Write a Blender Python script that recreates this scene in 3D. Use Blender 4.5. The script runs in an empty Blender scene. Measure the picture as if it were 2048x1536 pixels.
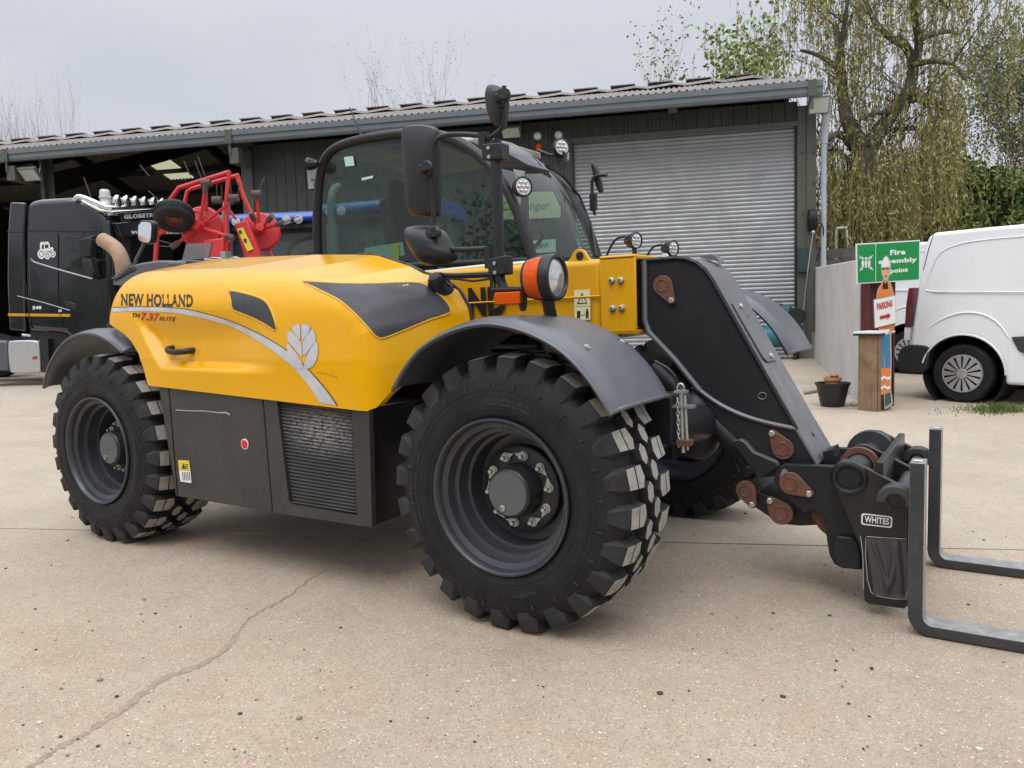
import bpy, bmesh, math, random
import numpy as np
from mathutils import Vector, Matrix, geometry
random.seed(7); rng=np.random.default_rng(7)
sc=bpy.context.scene; COL=sc.collection
# ---------------------------------------------------------------- camera
CAMP=np.array([1.76200,-3.74468,1.34132]); YAW,PIT,ROL=math.radians(122.33992),math.radians(5.13881),math.radians(-1.858995); FPX=1560.4
_f=np.array([math.cos(YAW)*math.cos(PIT),math.sin(YAW)*math.cos(PIT),-math.sin(PIT)])
_r=np.array([math.sin(YAW),-math.cos(YAW),0.]); _u=np.cross(_r,_f)
CR=math.cos(ROL)*_r+math.sin(ROL)*_u; CU=-math.sin(ROL)*_r+math.cos(ROL)*_u; CF=_f
cd=bpy.data.cameras.new('camera'); cam=bpy.data.objects.new('camera',cd); COL.objects.link(cam)
cd.sensor_fit='HORIZONTAL'; cd.sensor_width=36; cd.lens=FPX/2048*36; cd.clip_start=.05; cd.clip_end=2000
cam.matrix_world=Matrix(((CR[0],CU[0],-CF[0],CAMP[0]),(CR[1],CU[1],-CF[1],CAMP[1]),(CR[2],CU[2],-CF[2],CAMP[2]),(0,0,0,1)))
sc.camera=cam
# ---------------------------------------------------------------- sky, sun, exposure
SUN_EL,SUN_AZ=math.radians(58),math.radians(-80)   # azimuth of the sun in the xy plane
w=bpy.data.worlds.new('World'); sc.world=w; w.use_nodes=True
nt=w.node_tree; nt.nodes.clear(); N=nt.nodes.new; L=nt.links.new
out=N('ShaderNodeOutputWorld'); bg=N('ShaderNodeBackground'); L(bg.outputs[0],out.inputs[0])
sky=N('ShaderNodeTexSky'); sky.sky_type='NISHITA'; sky.sun_disc=False; sky.sun_elevation=SUN_EL; sky.sun_rotation=math.pi/2-SUN_AZ
tc=N('ShaderNodeTexCoord'); sep=N('ShaderNodeSeparateXYZ'); L(tc.outputs['Generated'],sep.inputs[0])
mp=N('ShaderNodeMapping'); mp.inputs['Scale'].default_value=(1.2,1.2,4.0); L(tc.outputs['Generated'],mp.inputs[0])
nz=N('ShaderNodeTexNoise'); nz.inputs['Scale'].default_value=1.9; nz.inputs['Detail'].default_value=5; nz.inputs['Roughness'].default_value=.5; L(mp.outputs[0],nz.inputs[0])
cr=N('ShaderNodeValToRGB'); cr.color_ramp.elements[0].position=.33; cr.color_ramp.elements[0].color=(.86,.905,1.0,1); cr.color_ramp.elements[1].position=.66; cr.color_ramp.elements[1].color=(.97,1.0,1.09,1)
L(nz.outputs['Fac'],cr.inputs[0])
mr=N('ShaderNodeMapRange'); mr.interpolation_type='SMOOTHSTEP'; mr.inputs['From Min'].default_value=.30; mr.inputs['From Max'].default_value=1.0; mr.inputs['To Min'].default_value=.72; mr.inputs['To Max'].default_value=2.6
L(sep.outputs['Z'],mr.inputs['Value'])
vm=N('ShaderNodeVectorMath'); vm.operation='SCALE'; L(cr.outputs[0],vm.inputs[0]); L(mr.outputs[0],vm.inputs['Scale'])
vs=N('ShaderNodeVectorMath'); vs.operation='SCALE'; vs.inputs['Scale'].default_value=.09; L(sky.outputs[0],vs.inputs[0])
mx=N('ShaderNodeMix'); mx.data_type='RGBA'; mx.inputs[0].default_value=.94; L(vs.outputs[0],mx.inputs[6]); L(vm.outputs[0],mx.inputs[7])
L(mx.outputs[2],bg.inputs[0]); bg.inputs[1].default_value=1.0
sd=bpy.data.lights.new('sun','SUN'); sd.energy=1.1; sd.angle=math.radians(35); sd.color=(1,.96,.9)
sun=bpy.data.objects.new('sun',sd); COL.objects.link(sun); sun.location=(0,0,30)
sdir=Vector((math.cos(SUN_EL)*math.cos(SUN_AZ),math.cos(SUN_EL)*math.sin(SUN_AZ),math.sin(SUN_EL)))
sun.rotation_euler=sdir.to_track_quat('Z','Y').to_euler()
vsn=sc.view_settings; vsn.view_transform='Standard'; vsn.look='None'; vsn.exposure=0.0; vsn.gamma=1; vsn.use_curve_mapping=False
# ---------------------------------------------------------------- photo pixel -> place
V=lambda a:np.asarray(a,float)
def ray(x,y): return CF+CR*(x-1024)/FPX-CU*(y-768)/FPX
def PY(x,y,Y): d=ray(x,y); return CAMP+d*((Y-CAMP[1])/d[1])
def PX(x,y,X): d=ray(x,y); return CAMP+d*((X-CAMP[0])/d[0])
def PZ(x,y,Z): d=ray(x,y); return CAMP+d*((Z-CAMP[2])/d[2])
def PD(x,y,D): return CAMP+ray(x,y)*D
def PP(x,y,P0,n): d=ray(x,y); n=V(n); return CAMP+d*(((V(P0)-CAMP)@n)/(d@n))
JA=math.radians(21.8); JD=V([math.cos(JA),math.sin(JA)]); JN=V([-math.sin(JA),math.cos(JA)])
def G(x,y): return .026*max(0.,JN[0]*x+JN[1]*y-2.0)
def PG(x,y):
    z=0.
    for i in range(40): P=PZ(x,y,z); z=.5*z+.5*G(P[0],P[1])
    return P
# ---------------------------------------------------------------- mesh helpers
def chaikin(pts,n=2,closed=False):
    P=[V(p) for p in pts]
    for _ in range(n):
        Q=[]; m=len(P)
        rngi=range(m) if closed else range(m-1)
        if not closed: Q.append(P[0])
        for i in rngi:
            a,b=P[i],P[(i+1)%m]; Q+= [a*.75+b*.25,a*.25+b*.75]
        if not closed: Q.append(P[-1])
        P=Q
    return P
def resample(P,n):
    P=V(P); d=np.concatenate([[0],np.cumsum(np.linalg.norm(np.diff(P,axis=0),axis=1))]); t=np.linspace(0,d[-1],n); return np.stack([np.interp(t,d,P[:,0]),np.interp(t,d,P[:,1])],-1)
def lerp(a,b,t): return V(a)*(1-t)+V(b)*t
def frame(d):
    d=V(d)/np.linalg.norm(d); a=V([0,0,1]) if abs(d[2])<.9 else V([1,0,0])
    x=np.cross(a,d); x/=np.linalg.norm(x); return x,np.cross(d,x),d
class B:
    def __init__(s): s.v=[]; s.f=[]; s.m=[]; s.lc=[]; s.st=[]
    def add(s,v,f,mi=0):
        o=len(s.v); s.v+= np.asarray(v,float).reshape(-1,3).tolist(); s.f+= [tuple(i+o for i in q) for q in f]; s.m+= [mi]*len(f); return s
    def box(s,c,d,R=None,mi=0):
        c=V(c); h=V(d)/2; P=[]
        for x in (-1,1):
            for y in (-1,1):
                for z in (-1,1):
                    p=V([x,y,z])*h; P.append(c+(R@p if R is not None else p))
        return s.add(P,[(0,1,3,2),(4,6,7,5),(0,4,5,1),(2,3,7,6),(0,2,6,4),(1,5,7,3)],mi)
    def prism(s,poly,off,mi=0,mside=None):
        n=len(poly); P=[V(p) for p in poly]; Q=[p+V(off) for p in P]
        nrm=sum(np.cross(P[i]-P[0],P[(i+1)%n]-P[0]) for i in range(n))
        if nrm@V(off)>0: P,Q=P[::-1],Q[::-1]
        s.add(P+Q,[tuple(range(n)),tuple(range(2*n-1,n-1,-1))],mi)
        o=len(s.v)-2*n
        s.f+= [(o+i,o+n+i,o+n+(i+1)%n,o+(i+1)%n) for i in range(n)]; s.m+= [mi if mside is None else mside]*n
        return s
    def tube(s,pts,r,n=8,closed=False,mi=0,caps=True):
        P=[V(p) for p in pts]; m=len(P); R=r if hasattr(r,'__len__') else [r]*m
        T=[]
        for i in range(m):
            a=P[(i-1)%m] if (closed or i>0) else P[i]; b=P[(i+1)%m] if (closed or i<m-1) else P[i]
            t=b-a; T.append(t/(np.linalg.norm(t)+1e-12))
        x,y,_=frame(T[0]); vs=[]; 
        for i in range(m):
            x=x-T[i]*(x@T[i]); x/=np.linalg.norm(x)+1e-12; y=np.cross(T[i],x)
            vs+= [P[i]+R[i]*(x*math.cos(2*math.pi*k/n)+y*math.sin(2*math.pi*k/n)) for k in range(n)]
        f=[]
        for i in range(m if closed else m-1):
            j=(i+1)%m
            f+= [(i*n+k,i*n+(k+1)%n,j*n+(k+1)%n,j*n+k) for k in range(n)]
        if caps and not closed: f+= [tuple(range(n-1,-1,-1)),tuple((m-1)*n+k for k in range(n))]
        return s.add(vs,f,mi)
    def cyl(s,a,b,r,n=16,r2=None,mi=0): return s.tube([a,b],[r,r if r2 is None else r2],n,mi=mi)
    def lathe(s,prof,o,ax,n=32,mi=0,mis=None):
        # prof: list of (r,h) along axis
        x,y,d=frame(ax); o=V(o); vs=[]; f=[]; mm=[]
        for (r,h) in prof:
            vs+= [o+d*h+r*(x*math.cos(2*math.pi*k/n)+y*math.sin(2*math.pi*k/n)) for k in range(n)]
        for i in range(len(prof)-1):
            f+= [(i*n+k,i*n+(k+1)%n,(i+1)*n+(k+1)%n,(i+1)*n+k) for k in range(n)]; mm+= [mi if mis is None else mis[i]]*n
        s.add(vs,f); s.m[-len(f):]=mm
        return s
    def grid(s,Pg,mi=0,closeu=False):
        a=len(Pg); b=len(Pg[0]); vs=[p for row in Pg for p in row]; f=[]
        for i in range(a if closeu else a-1):
            for j in range(b-1):
                k=(i+1)%a; f.append((i*b+j,k*b+j,k*b+j+1,i*b+j+1))
        return s.add(vs,f,mi)
    def ball(s,c,r,n=10,R=None,mi=0):
        c=V(c); r=V(r)*V([1,1,1]); Pg=[]
        for i in range(n+1):
            t=math.pi*i/n; row=[]
            for k in range(2*n+1):
                a=math.pi*k/n; q=V([math.sin(t)*math.cos(a),math.sin(t)*math.sin(a),math.cos(t)])*r; row.append(c+(R@q if R is not None else q))
            Pg.append(row)
        return s.grid(Pg,mi)
    def flush(s):
        if s.lc:
            A=np.array(s.lc); P,D,L_,W_=A[:,:3],A[:,3:6],A[:,6:7],A[:,7:8]; D=D/np.linalg.norm(D,axis=1,keepdims=True); X=np.cross(D,rng.normal(0,1,P.shape)); X/=np.linalg.norm(X,axis=1,keepdims=True)+1e-9
            Q=np.stack([P,P+D*L_*.5+X*W_,P+D*L_,P+D*L_*.5-X*W_],1).reshape(-1,3); n=len(P); s.lc=[]; i=np.arange(n)[:,None]*4+np.arange(4); s.add(Q,[tuple(q) for q in i.tolist()])
        if s.st:
            P=np.array([a for a,_ in s.st]); R_=np.array([r for _,r in s.st]); s.st=[]; n,k,_=P.shape; o3=np.array([[1,0,0],[-.5,.866,0],[-.5,-.866,0]]); Q=(P[:,:,None,:]+o3*R_[:,:,None,None]).reshape(-1,3)
            b0=(np.arange(n)[:,None,None]*k*3+np.arange(k-1)[None,:,None]*3+np.arange(3)[None,None,:]).reshape(-1); j=(np.arange(3)+1)%3; b1=(np.arange(n)[:,None,None]*k*3+np.arange(k-1)[None,:,None]*3+j[None,None,:]).reshape(-1)
            s.add(Q,[tuple(q) for q in np.stack([b0,b1,b1+3,b0+3],1).tolist()])
    def mesh(s,name,mats,ang=35):
        big=bool(s.lc or s.st); s.flush()
        me=bpy.data.meshes.new(name); me.from_pydata(s.v,[],s.f)
        for m in (mats if isinstance(mats,(list,tuple)) else [mats]): me.materials.append(m)
        me.polygons.foreach_set('material_index',s.m)
        if big: me.update(); return me
        bm=bmesh.new(); bm.from_mesh(me); bmesh.ops.remove_doubles(bm,verts=bm.verts,dist=1e-5); bmesh.ops.recalc_face_normals(bm,faces=bm.faces); bm.to_mesh(me); bm.free()
        if ang:
            me.polygons.foreach_set('use_smooth',[True]*len(me.polygons)); me.set_sharp_from_angle(angle=math.radians(ang))
        me.update(); return me
    def os(s,name,mats,parent=None,ang=35,bev=0,seg=2):
        # one object for each separate piece
        par=list(range(len(s.v)))
        def find(i):
            while par[i]!=i: par[i]=par[par[i]]; i=par[i]
            return i
        for f in s.f:
            r=find(f[0])
            for i in f[1:]: par[find(i)]=r
        groups={}
        for k,f in enumerate(s.f): groups.setdefault(find(f[0]),[]).append(k)
        res=[]
        for ks in groups.values():
            b=B(); mp={}
            for k in ks:
                for i in s.f[k]:
                    if i not in mp: mp[i]=len(b.v); b.v.append(s.v[i])
                b.f.append(tuple(mp[i] for i in s.f[k])); b.m.append(s.m[k])
            res.append(b.o(name,mats,parent,ang,bev,seg))
        return res
    def o(s,name,mats,parent=None,ang=35,bev=0,seg=2,rc=True):
        return mkobj(name,s.mesh(name,mats,ang),parent,bev,seg)
WL={}
def mkobj(name,me,parent=None,bev=0,seg=2,local=False):
    o=bpy.data.objects.new(name,me); COL.objects.link(o)
    if parent is not None:
        o.parent=parent
        if not local: o.matrix_parent_inverse=WL.get(parent.name,Matrix()).inverted()
    WL[o.name]=Matrix()
    if bev:
        m=o.modifiers.new('bevel','BEVEL'); m.width=bev; m.segments=seg; m.limit_method='ANGLE'; m.angle_limit=math.radians(40); m.harden_normals=False
    return o
def empty(name,loc,parent=None):
    o=bpy.data.objects.new(name,None); COL.objects.link(o); o.empty_display_size=.2
    if parent is not None: o.parent=parent; o.matrix_parent_inverse=WL[parent.name].inverted()
    o.location=loc; WL[o.name]=Matrix.Translation(Vector(loc)); return o
def tag(o,label=None,cat=None,group=None,kind=None):
    if label: o['label']=label
    if cat: o['category']=cat
    if group: o['group']=group
    if kind: o['kind']=kind
    return o
def copytree(o,parent=None):
    c=o.copy(); COL.objects.link(c); c.parent=parent; c.matrix_parent_inverse=o.matrix_parent_inverse.copy()
    for ch in list(o.children): copytree(ch,c)
    return c
def rotm(axis,a): return np.array(Matrix.Rotation(a,3,Vector(axis)))
# text as a flat mesh in the unit box
_tc={}
def text_mesh(s,bold=0.0,res=3):
    key=(s,bold)
    if key not in _tc:
        c=bpy.data.curves.new('lettering','FONT'); c.body=s; c.offset=bold; c.resolution_u=res; c.fill_mode='FRONT'; c.space_character=1.0+bold*1.6
        t=bpy.data.objects.new('lettering',c); me=bpy.data.meshes.new_from_object(t)
        v=np.array([x.co[:2] for x in me.vertices]); f=[tuple(p.vertices) for p in me.polygons]
        bpy.data.objects.remove(t); bpy.data.curves.remove(c); bpy.data.meshes.remove(me)
        lo,hi=v.min(0),v.max(0); _tc[key]=((v-lo)/(hi-lo),f)
    return _tc[key]
def text_quad(b,s,bl,br,tr,tl,off=(0,0,0),bold=0.02,mi=0,slant=0):
    v,f=text_mesh(s,bold); bl,br,tr,tl=V(bl),V(br),V(tr),V(tl)
    P=[(bl*(1-x)+br*x)*(1-y)+(tl*(1-x)+tr*x)*y+(br-bl)*slant*y+V(off) for x,y in v]
    return b.add(P,f,mi)
# ---------------------------------------------------------------- materials
def srgb(r,g,b):
    return tuple((c/255/12.92 if c<=10 else ((c/255+.055)/1.055)**2.4) for c in (r,g,b))
def mat(name,col,rough=.5,metal=0.,var=.0,vscale=4.,col2=None,dirt=0.,dirtcol=(.30,.26,.21),dscale=2.5,bump=0.,bscale=60.,spec=.5,rvar=.1,coat=0.,trans=0.,alpha=None,emit=None,obj=False):
    m=bpy.data.materials.new(name); m.use_nodes=True; t=m.node_tree; bs=t.nodes['Principled BSDF']; n=t.nodes.new; l=t.links.new
    bs.inputs['Roughness'].default_value=rough; bs.inputs['Metallic'].default_value=metal; bs.inputs['Specular IOR Level'].default_value=spec
    if coat: bs.inputs['Coat Weight'].default_value=coat; bs.inputs['Coat Roughness'].default_value=.06
    if trans: bs.inputs['Transmission Weight'].default_value=trans
    c=(*col,1); bs.inputs['Base Color'].default_value=c
    if var or dirt or bump:
        g=n('ShaderNodeNewGeometry'); tcn=n('ShaderNodeTexCoord'); src=tcn.outputs['Object'] if obj else g.outputs['Position']
        nz=n('ShaderNodeTexNoise'); nz.inputs['Scale'].default_value=vscale; nz.inputs['Detail'].default_value=7; nz.inputs['Roughness'].default_value=.62; l(src,nz.inputs['Vector'])
        mixer=n('ShaderNodeMix'); mixer.data_type='RGBA'
        c2=col2 if col2 else tuple(x*(1-var) for x in col)
        mixer.inputs[6].default_value=c; mixer.inputs[7].default_value=(*c2,1)
        rp=n('ShaderNodeMapRange'); rp.inputs['From Min'].default_value=.35; rp.inputs['From Max'].default_value=.68; l(nz.outputs['Fac'],rp.inputs['Value']); l(rp.outputs[0],mixer.inputs[0])
        last=mixer.outputs[2]
        rr=n('ShaderNodeMapRange'); rr.inputs['From Min'].default_value=.3; rr.inputs['From Max'].default_value=.7; rr.inputs['To Min'].default_value=max(.02,rough-rvar); rr.inputs['To Max'].default_value=min(1,rough+rvar); l(nz.outputs['Fac'],rr.inputs['Value']); l(rr.outputs[0],bs.inputs['Roughness'])
        if dirt:
            d=n('ShaderNodeTexNoise'); d.inputs['Scale'].default_value=dscale; d.inputs['Detail'].default_value=9; d.inputs['Roughness'].default_value=.72; l(src,d.inputs['Vector'])
            dr=n('ShaderNodeMapRange'); dr.inputs['From Min'].default_value=.45; dr.inputs['From Max'].default_value=.75; dr.inputs['To Max'].default_value=dirt; l(d.outputs['Fac'],dr.inputs['Value'])
            dm=n('ShaderNodeMix'); dm.data_type='RGBA'; dm.inputs[7].default_value=(*dirtcol,1); l(dr.outputs[0],dm.inputs[0]); l(last,dm.inputs[6]); last=dm.outputs[2]
        l(last,bs.inputs['Base Color'])
        if bump:
            bn=n('ShaderNodeTexNoise'); bn.inputs['Scale'].default_value=bscale; bn.inputs['Detail'].default_value=5; l(src,bn.inputs['Vector'])
            bp=n('ShaderNodeBump'); bp.inputs['Strength'].default_value=bump; bp.inputs['Distance'].default_value=.01; l(bn.outputs['Fac'],bp.inputs['Height']); l(bp.outputs[0],bs.inputs['Normal'])
    return m
def glass(name,tint,rough=.0,dust=.04):
    m=bpy.data.materials.new(name); m.use_nodes=True; t=m.node_tree; t.nodes.clear(); n=t.nodes.new; l=t.links.new
    o=n('ShaderNodeOutputMaterial'); tr=n('ShaderNodeBsdfTransparent'); tr.inputs[0].default_value=(*tint,1); gl=n('ShaderNodeBsdfGlossy'); gl.inputs['Roughness'].default_value=rough
    lw=n('ShaderNodeLayerWeight'); lw.inputs[0].default_value=.5; pw=n('ShaderNodeMath'); pw.operation='POWER'; pw.inputs[1].default_value=4.5; l(lw.outputs['Facing'],pw.inputs[0]); fr=n('ShaderNodeMapRange'); fr.inputs['To Min'].default_value=.05; fr.inputs['To Max'].default_value=.9; l(pw.outputs[0],fr.inputs['Value']); m1=n('ShaderNodeMixShader'); l(fr.outputs[0],m1.inputs[0]); l(tr.outputs[0],m1.inputs[1]); l(gl.outputs[0],m1.inputs[2])
    df=n('ShaderNodeBsdfDiffuse'); df.inputs[0].default_value=(.5,.52,.5,1); m2=n('ShaderNodeMixShader'); m2.inputs[0].default_value=dust
    l(m1.outputs[0],m2.inputs[1]); l(df.outputs[0],m2.inputs[2]); l(m2.outputs[0],o.inputs[0]); return m
M={}
M['yellow']=mat('machine_yellow',(.78,.385,.0005),.15,var=.06,vscale=2.2,dirt=.12,dirtcol=(.45,.25,.02),dscale=3.,spec=.3,coat=.12,rvar=.05)
M['boomyellow']=mat('boom_yellow',(.76,.37,.002),.36,var=.10,vscale=5,dirt=.15,dirtcol=(.35,.22,.05),dscale=6)
M['panel']=mat('dark_grey_panel',(.036,.033,.031),.42,var=.2,vscale=3,dirt=.2,dirtcol=(.14,.13,.12),dscale=4)
M['grille']=mat('dusty_grille',(.035,.035,.036),.65,var=.2,dirt=.75,dirtcol=(.15,.145,.135),dscale=3.0)
def grille_dust():
    m=mat('dusty_grille',(.046,.045,.044),.65,var=.2,dirt=.25,dirtcol=(.10,.098,.092),dscale=6); t=m.node_tree; bs=t.nodes['Principled BSDF']; n=t.nodes.new; l=t.links.new
    src=bs.inputs['Base Color'].links[0].from_socket; g=n('ShaderNodeNewGeometry'); d=n('ShaderNodeVectorMath'); d.operation='DISTANCE'; d.inputs[1].default_value=(-1.08,-1.04,.84)
    sc_=n('ShaderNodeVectorMath'); sc_.operation='MULTIPLY'; sc_.inputs[1].default_value=(1,1,1.9); sb_=n('ShaderNodeVectorMath'); sb_.operation='SUBTRACT'; sb_.inputs[1].default_value=(-1.08,-1.04,.80); l(g.outputs['Position'],sb_.inputs[0]); l(sb_.outputs[0],sc_.inputs[0]); d.inputs[1].default_value=(0,0,0); l(sc_.outputs[0],d.inputs[0])
    a=n('ShaderNodeMapRange'); a.inputs['From Min'].default_value=.30; a.inputs['From Max'].default_value=.05; l(d.outputs['Value'],a.inputs['Value'])
    z=n('ShaderNodeTexNoise'); z.inputs['Scale'].default_value=55; z.inputs['Detail'].default_value=4; l(g.outputs['Position'],z.inputs['Vector']); b_=n('ShaderNodeMapRange'); b_.inputs['From Min'].default_value=.38; b_.inputs['From Max'].default_value=.58; l(z.outputs['Fac'],b_.inputs['Value'])
    u=n('ShaderNodeMath'); u.operation='MULTIPLY'; l(a.outputs[0],u.inputs[0]); l(b_.outputs[0],u.inputs[1]); x=n('ShaderNodeMix'); x.data_type='RGBA'; l(u.outputs[0],x.inputs[0]); l(src,x.inputs[6]); x.inputs[7].default_value=(.30,.29,.265,1); l(x.outputs[2],bs.inputs['Base Color']); return m
M['grille']=grille_dust()
M['plastic']=mat('fender_plastic',(.075,.080,.090),.36,spec=.85,var=.2,vscale=6,dirt=.25,dirtcol=(.14,.14,.14),dscale=7,bump=.12,bscale=300)
M['trim']=mat('black_trim',(.012,.0125,.014),.45,var=.3,vscale=8,dirt=.15,dirtcol=(.08,.08,.08))
M['inset']=mat('dark_inset',(.034,.035,.039),.5,var=.1,vscale=5,dirt=.12,dirtcol=(.1,.1,.1),dscale=8)
M['rubber']=mat('tyre_rubber',(.012,.012,.013),.6,var=.35,vscale=9,dirt=.45,dirtcol=(.030,.030,.031),dscale=5,bump=.15,bscale=120,spec=.3,obj=True)
M['lug']=mat('dusty_tread',(.40,.375,.33),.88,var=.3,vscale=30,dirt=.45,dirtcol=(.17,.155,.135),dscale=14,bump=.5,bscale=130,obj=True)
M['lugdark']=mat('tread_side',(.018,.018,.018),.75,var=.4,vscale=12,dirt=.4,dirtcol=(.06,.056,.05),dscale=9,obj=True)
M['rim']=mat('wheel_grey',(.050,.054,.062),.34,metal=.25,var=.2,vscale=8,dirt=.3,dirtcol=(.11,.11,.11),dscale=7,obj=True)
M['hub']=mat('hub_black',(.025,.026,.028),.38,var=.3,vscale=14,dirt=.2,dirtcol=(.09,.09,.085),dscale=10,obj=True)
M['hubface']=mat('hub_cover_grey',(.095,.098,.10),.5,var=.15,vscale=10,dirt=.2,dirtcol=(.16,.155,.15),obj=True)
M['bolt']=mat('zinc_bolt',(.55,.56,.52),.35,metal=.8,var=.3,vscale=60)
M['tagtip']=mat('nut_indicator',(.50,.55,.46),.5)
M['boomblack']=mat('boom_charcoal',(.018,.018,.021),.42,spec=.3,var=.15,vscale=4,dirt=.2,dirtcol=(.05,.05,.05),dscale=5)
M['boomgrey']=mat('boom_mid_grey',(.15,.156,.165),.40,metal=.15,var=.3,vscale=6,dirt=.5,dirtcol=(.20,.185,.17),dscale=6)  # paler than the charcoal, used on the boom head's edge faces and fittings
M['steel']=mat('fork_steel',(.050,.055,.058),.45,metal=.3,var=.3,vscale=7,dirt=.45,dirtcol=(.12,.12,.115),dscale=9,bump=.15,bscale=90)
M['forkwornlit']=mat('worn_lit_fork_face',(.36,.355,.335),.45,metal=.2,var=.45,vscale=18,dirt=.5,dirtcol=(.08,.085,.085),dscale=20,bump=.2,bscale=70)  # worn steel, lightened to paint in the light its front face catches
M['blackpaint']=mat('black_paint',(.012,.011,.010),.33,var=.2,vscale=5,dirt=.1,dirtcol=(.05,.045,.04))
M['rust']=mat('primer_brown',(.17,.068,.040),.62,var=.35,vscale=14,dirt=.45,dirtcol=(.09,.06,.045),dscale=8,bump=.2,bscale=120)
M['black']=mat('matt_black',(.008,.008,.009),.7)
M['silver']=mat('silver_decal',(.62,.63,.66),.35,metal=.25,var=.25,vscale=7)
M['decalblack']=mat('decal_black',(.018,.015,.012),.45)
M['decalred']=mat('decal_red',(.45,.02,.02),.45)
M['white']=mat('white_paint',(.78,.78,.76),.4,var=.06,vscale=3)
M['vanwhite']=mat('van_white',(.80,.81,.82),.25,var=.03,vscale=2,coat=.4,dirt=.08,dirtcol=(.55,.54,.52))
M['chrome']=mat('chrome',(.75,.75,.76),.14,metal=1.)
M['aluminium']=mat('aluminium_tank',(.60,.61,.62),.33,metal=.7,var=.15,vscale=6)
M['orange']=mat('orange_lens',(.80,.10,.002),.25,var=.35,vscale=70,spec=.25)
M['lens']=mat('clear_lens',(.72,.74,.75),.12,metal=.55,var=.35,vscale=40,rvar=.08)
M['redlens']=mat('red_reflector',(.62,.01,.015),.25,coat=.5)
M['decalyellow']=mat('warning_label_yellow',(.75,.55,.05),.5)
M['labelpale']=mat('warning_label_pale',(.75,.72,.42),.5)
M['label']=mat('label_white',(.78,.78,.78),.5)
M['glass']=glass('cab_glass',(.46,.61,.54),dust=.012)
M['windscreen']=glass('windscreen_glass',(.60,.70,.68),dust=.05)
M['seat']=mat('seat_cloth',(.03,.03,.032),.8)
M['interior']=mat('cab_interior',(.05,.052,.055),.7)
M['exhaust']=mat('rusty_exhaust',(.42,.27,.17),.7,var=.35,vscale=9,col2=(.28,.17,.11),bump=.2,bscale=80)
M['mirror']=mat('mirror_glass',(.85,.86,.88),.02,metal=1.)
# ================================================================= GROUND
def concrete(name,ca,cb,speck,stain):
    m=bpy.data.materials.new(name); m.use_nodes=True; t=m.node_tree; bs=t.nodes['Principled BSDF']; n=t.nodes.new; l=t.links.new
    g=n('ShaderNodeNewGeometry'); pos=g.outputs['Position']
    def noise(s,d=6,r=.6,vec=None):
        q=n('ShaderNodeTexNoise'); q.inputs['Scale'].default_value=s; q.inputs['Detail'].default_value=d; q.inputs['Roughness'].default_value=r; l(vec or pos,q.inputs['Vector']); return q.outputs['Fac']
    def mrange(v,a,b_,c=0,d=1):
        q=n('ShaderNodeMapRange'); q.inputs['From Min'].default_value=a; q.inputs['From Max'].default_value=b_; q.inputs['To Min'].default_value=c; q.inputs['To Max'].default_value=d; l(v,q.inputs['Value']); return q.outputs[0]
    def mix(f,a,b_):
        q=n('ShaderNodeMix'); q.data_type='RGBA'; 
        (l(f,q.inputs[0]) if not isinstance(f,float) else q.inputs[0].__setattr__('default_value',f))
        for i,c in ((6,a),(7,b_)):
            if isinstance(c,tuple): q.inputs[i].default_value=(*c,1)
            else: l(c,q.inputs[i])
        return q.outputs[2]
    base=mix(mrange(noise(1.1,8,.65),.35,.65),ca,cb)
    base=mix(mrange(noise(3.1,6,.7),.42,.70,0,.75),base,(ca[0]*.90,ca[1]*.78,ca[2]*.76))
    base=mix(mrange(noise(14,6,.75),.42,.68,0,.62),base,tuple(x*.70 for x in ca))
    base=mix(mrange(noise(60,5,.8),.43,.66,0,.6),base,tuple(x*.66 for x in ca))
    base=mix(mrange(noise(.8,7,.65),.48,.72,0,stain+.32),base,tuple(x*.60 for x in ca))
    # brushed streaks along the bay
    mp_=n('ShaderNodeMapping'); mp_.inputs['Rotation'].default_value=(0,0,-JA); mp_.inputs['Scale'].default_value=(.6,26,1); l(pos,mp_.inputs['Vector'])
    base=mix(mrange(noise(2.2,4,.7,mp_.outputs[0]),.5,.72,0,.28),base,tuple(x*.76 for x in ca))
    hs=[]
    for sc_,th,c,amt in ((95,.34,tuple(min(1,x*1.5) for x in ca),.62),(80,.36,tuple(x*.40 for x in ca),.8),(140,.38,tuple(x*.55 for x in ca),.7),(42,.17,tuple(min(1,x*1.75) for x in ca),.9),(36,.15,tuple(x*.3 for x in ca),.7),(50,.3,(.40,.25,.20),.45)):
        v=n('ShaderNodeTexVoronoi'); v.inputs['Scale'].default_value=sc_; v.inputs['Randomness'].default_value=1; l(pos,v.inputs['Vector'])
        w_=n('ShaderNodeTexWhiteNoise'); l(v.outputs['Position'],w_.inputs['Vector'])
        keep=mrange(w_.outputs['Value'],1-speck,1-speck+.01)
        d=mrange(v.outputs['Distance'],th,th*.55); mu=n('ShaderNodeMath'); mu.operation='MULTIPLY'; l(keep,mu.inputs[0]); l(d,mu.inputs[1]); m2=n('ShaderNodeMath'); m2.operation='MULTIPLY'; m2.inputs[1].default_value=amt; l(mu.outputs[0],m2.inputs[0])
        base=mix(m2.outputs[0],base,c); hs.append(m2.outputs[0])
    l(base,bs.inputs['Base Color']); bs.inputs['Roughness'].default_value=.88; bs.inputs['Specular IOR Level'].default_value=.25
    bn=noise(70,6,.75); bp=n('ShaderNodeBump'); bp.inputs['Strength'].default_value=.9; bp.inputs['Distance'].default_value=.008; l(bn,bp.inputs['Height']); 
    bp2=n('ShaderNodeBump'); bp2.inputs['Strength'].default_value=.5; bp2.inputs['Distance'].default_value=.012; l(noise(9,5,.6),bp2.inputs['Height']); l(bp.outputs[0],bp2.inputs['Normal']); l(bp2.outputs[0],bs.inputs['Normal'])
    return m
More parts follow.
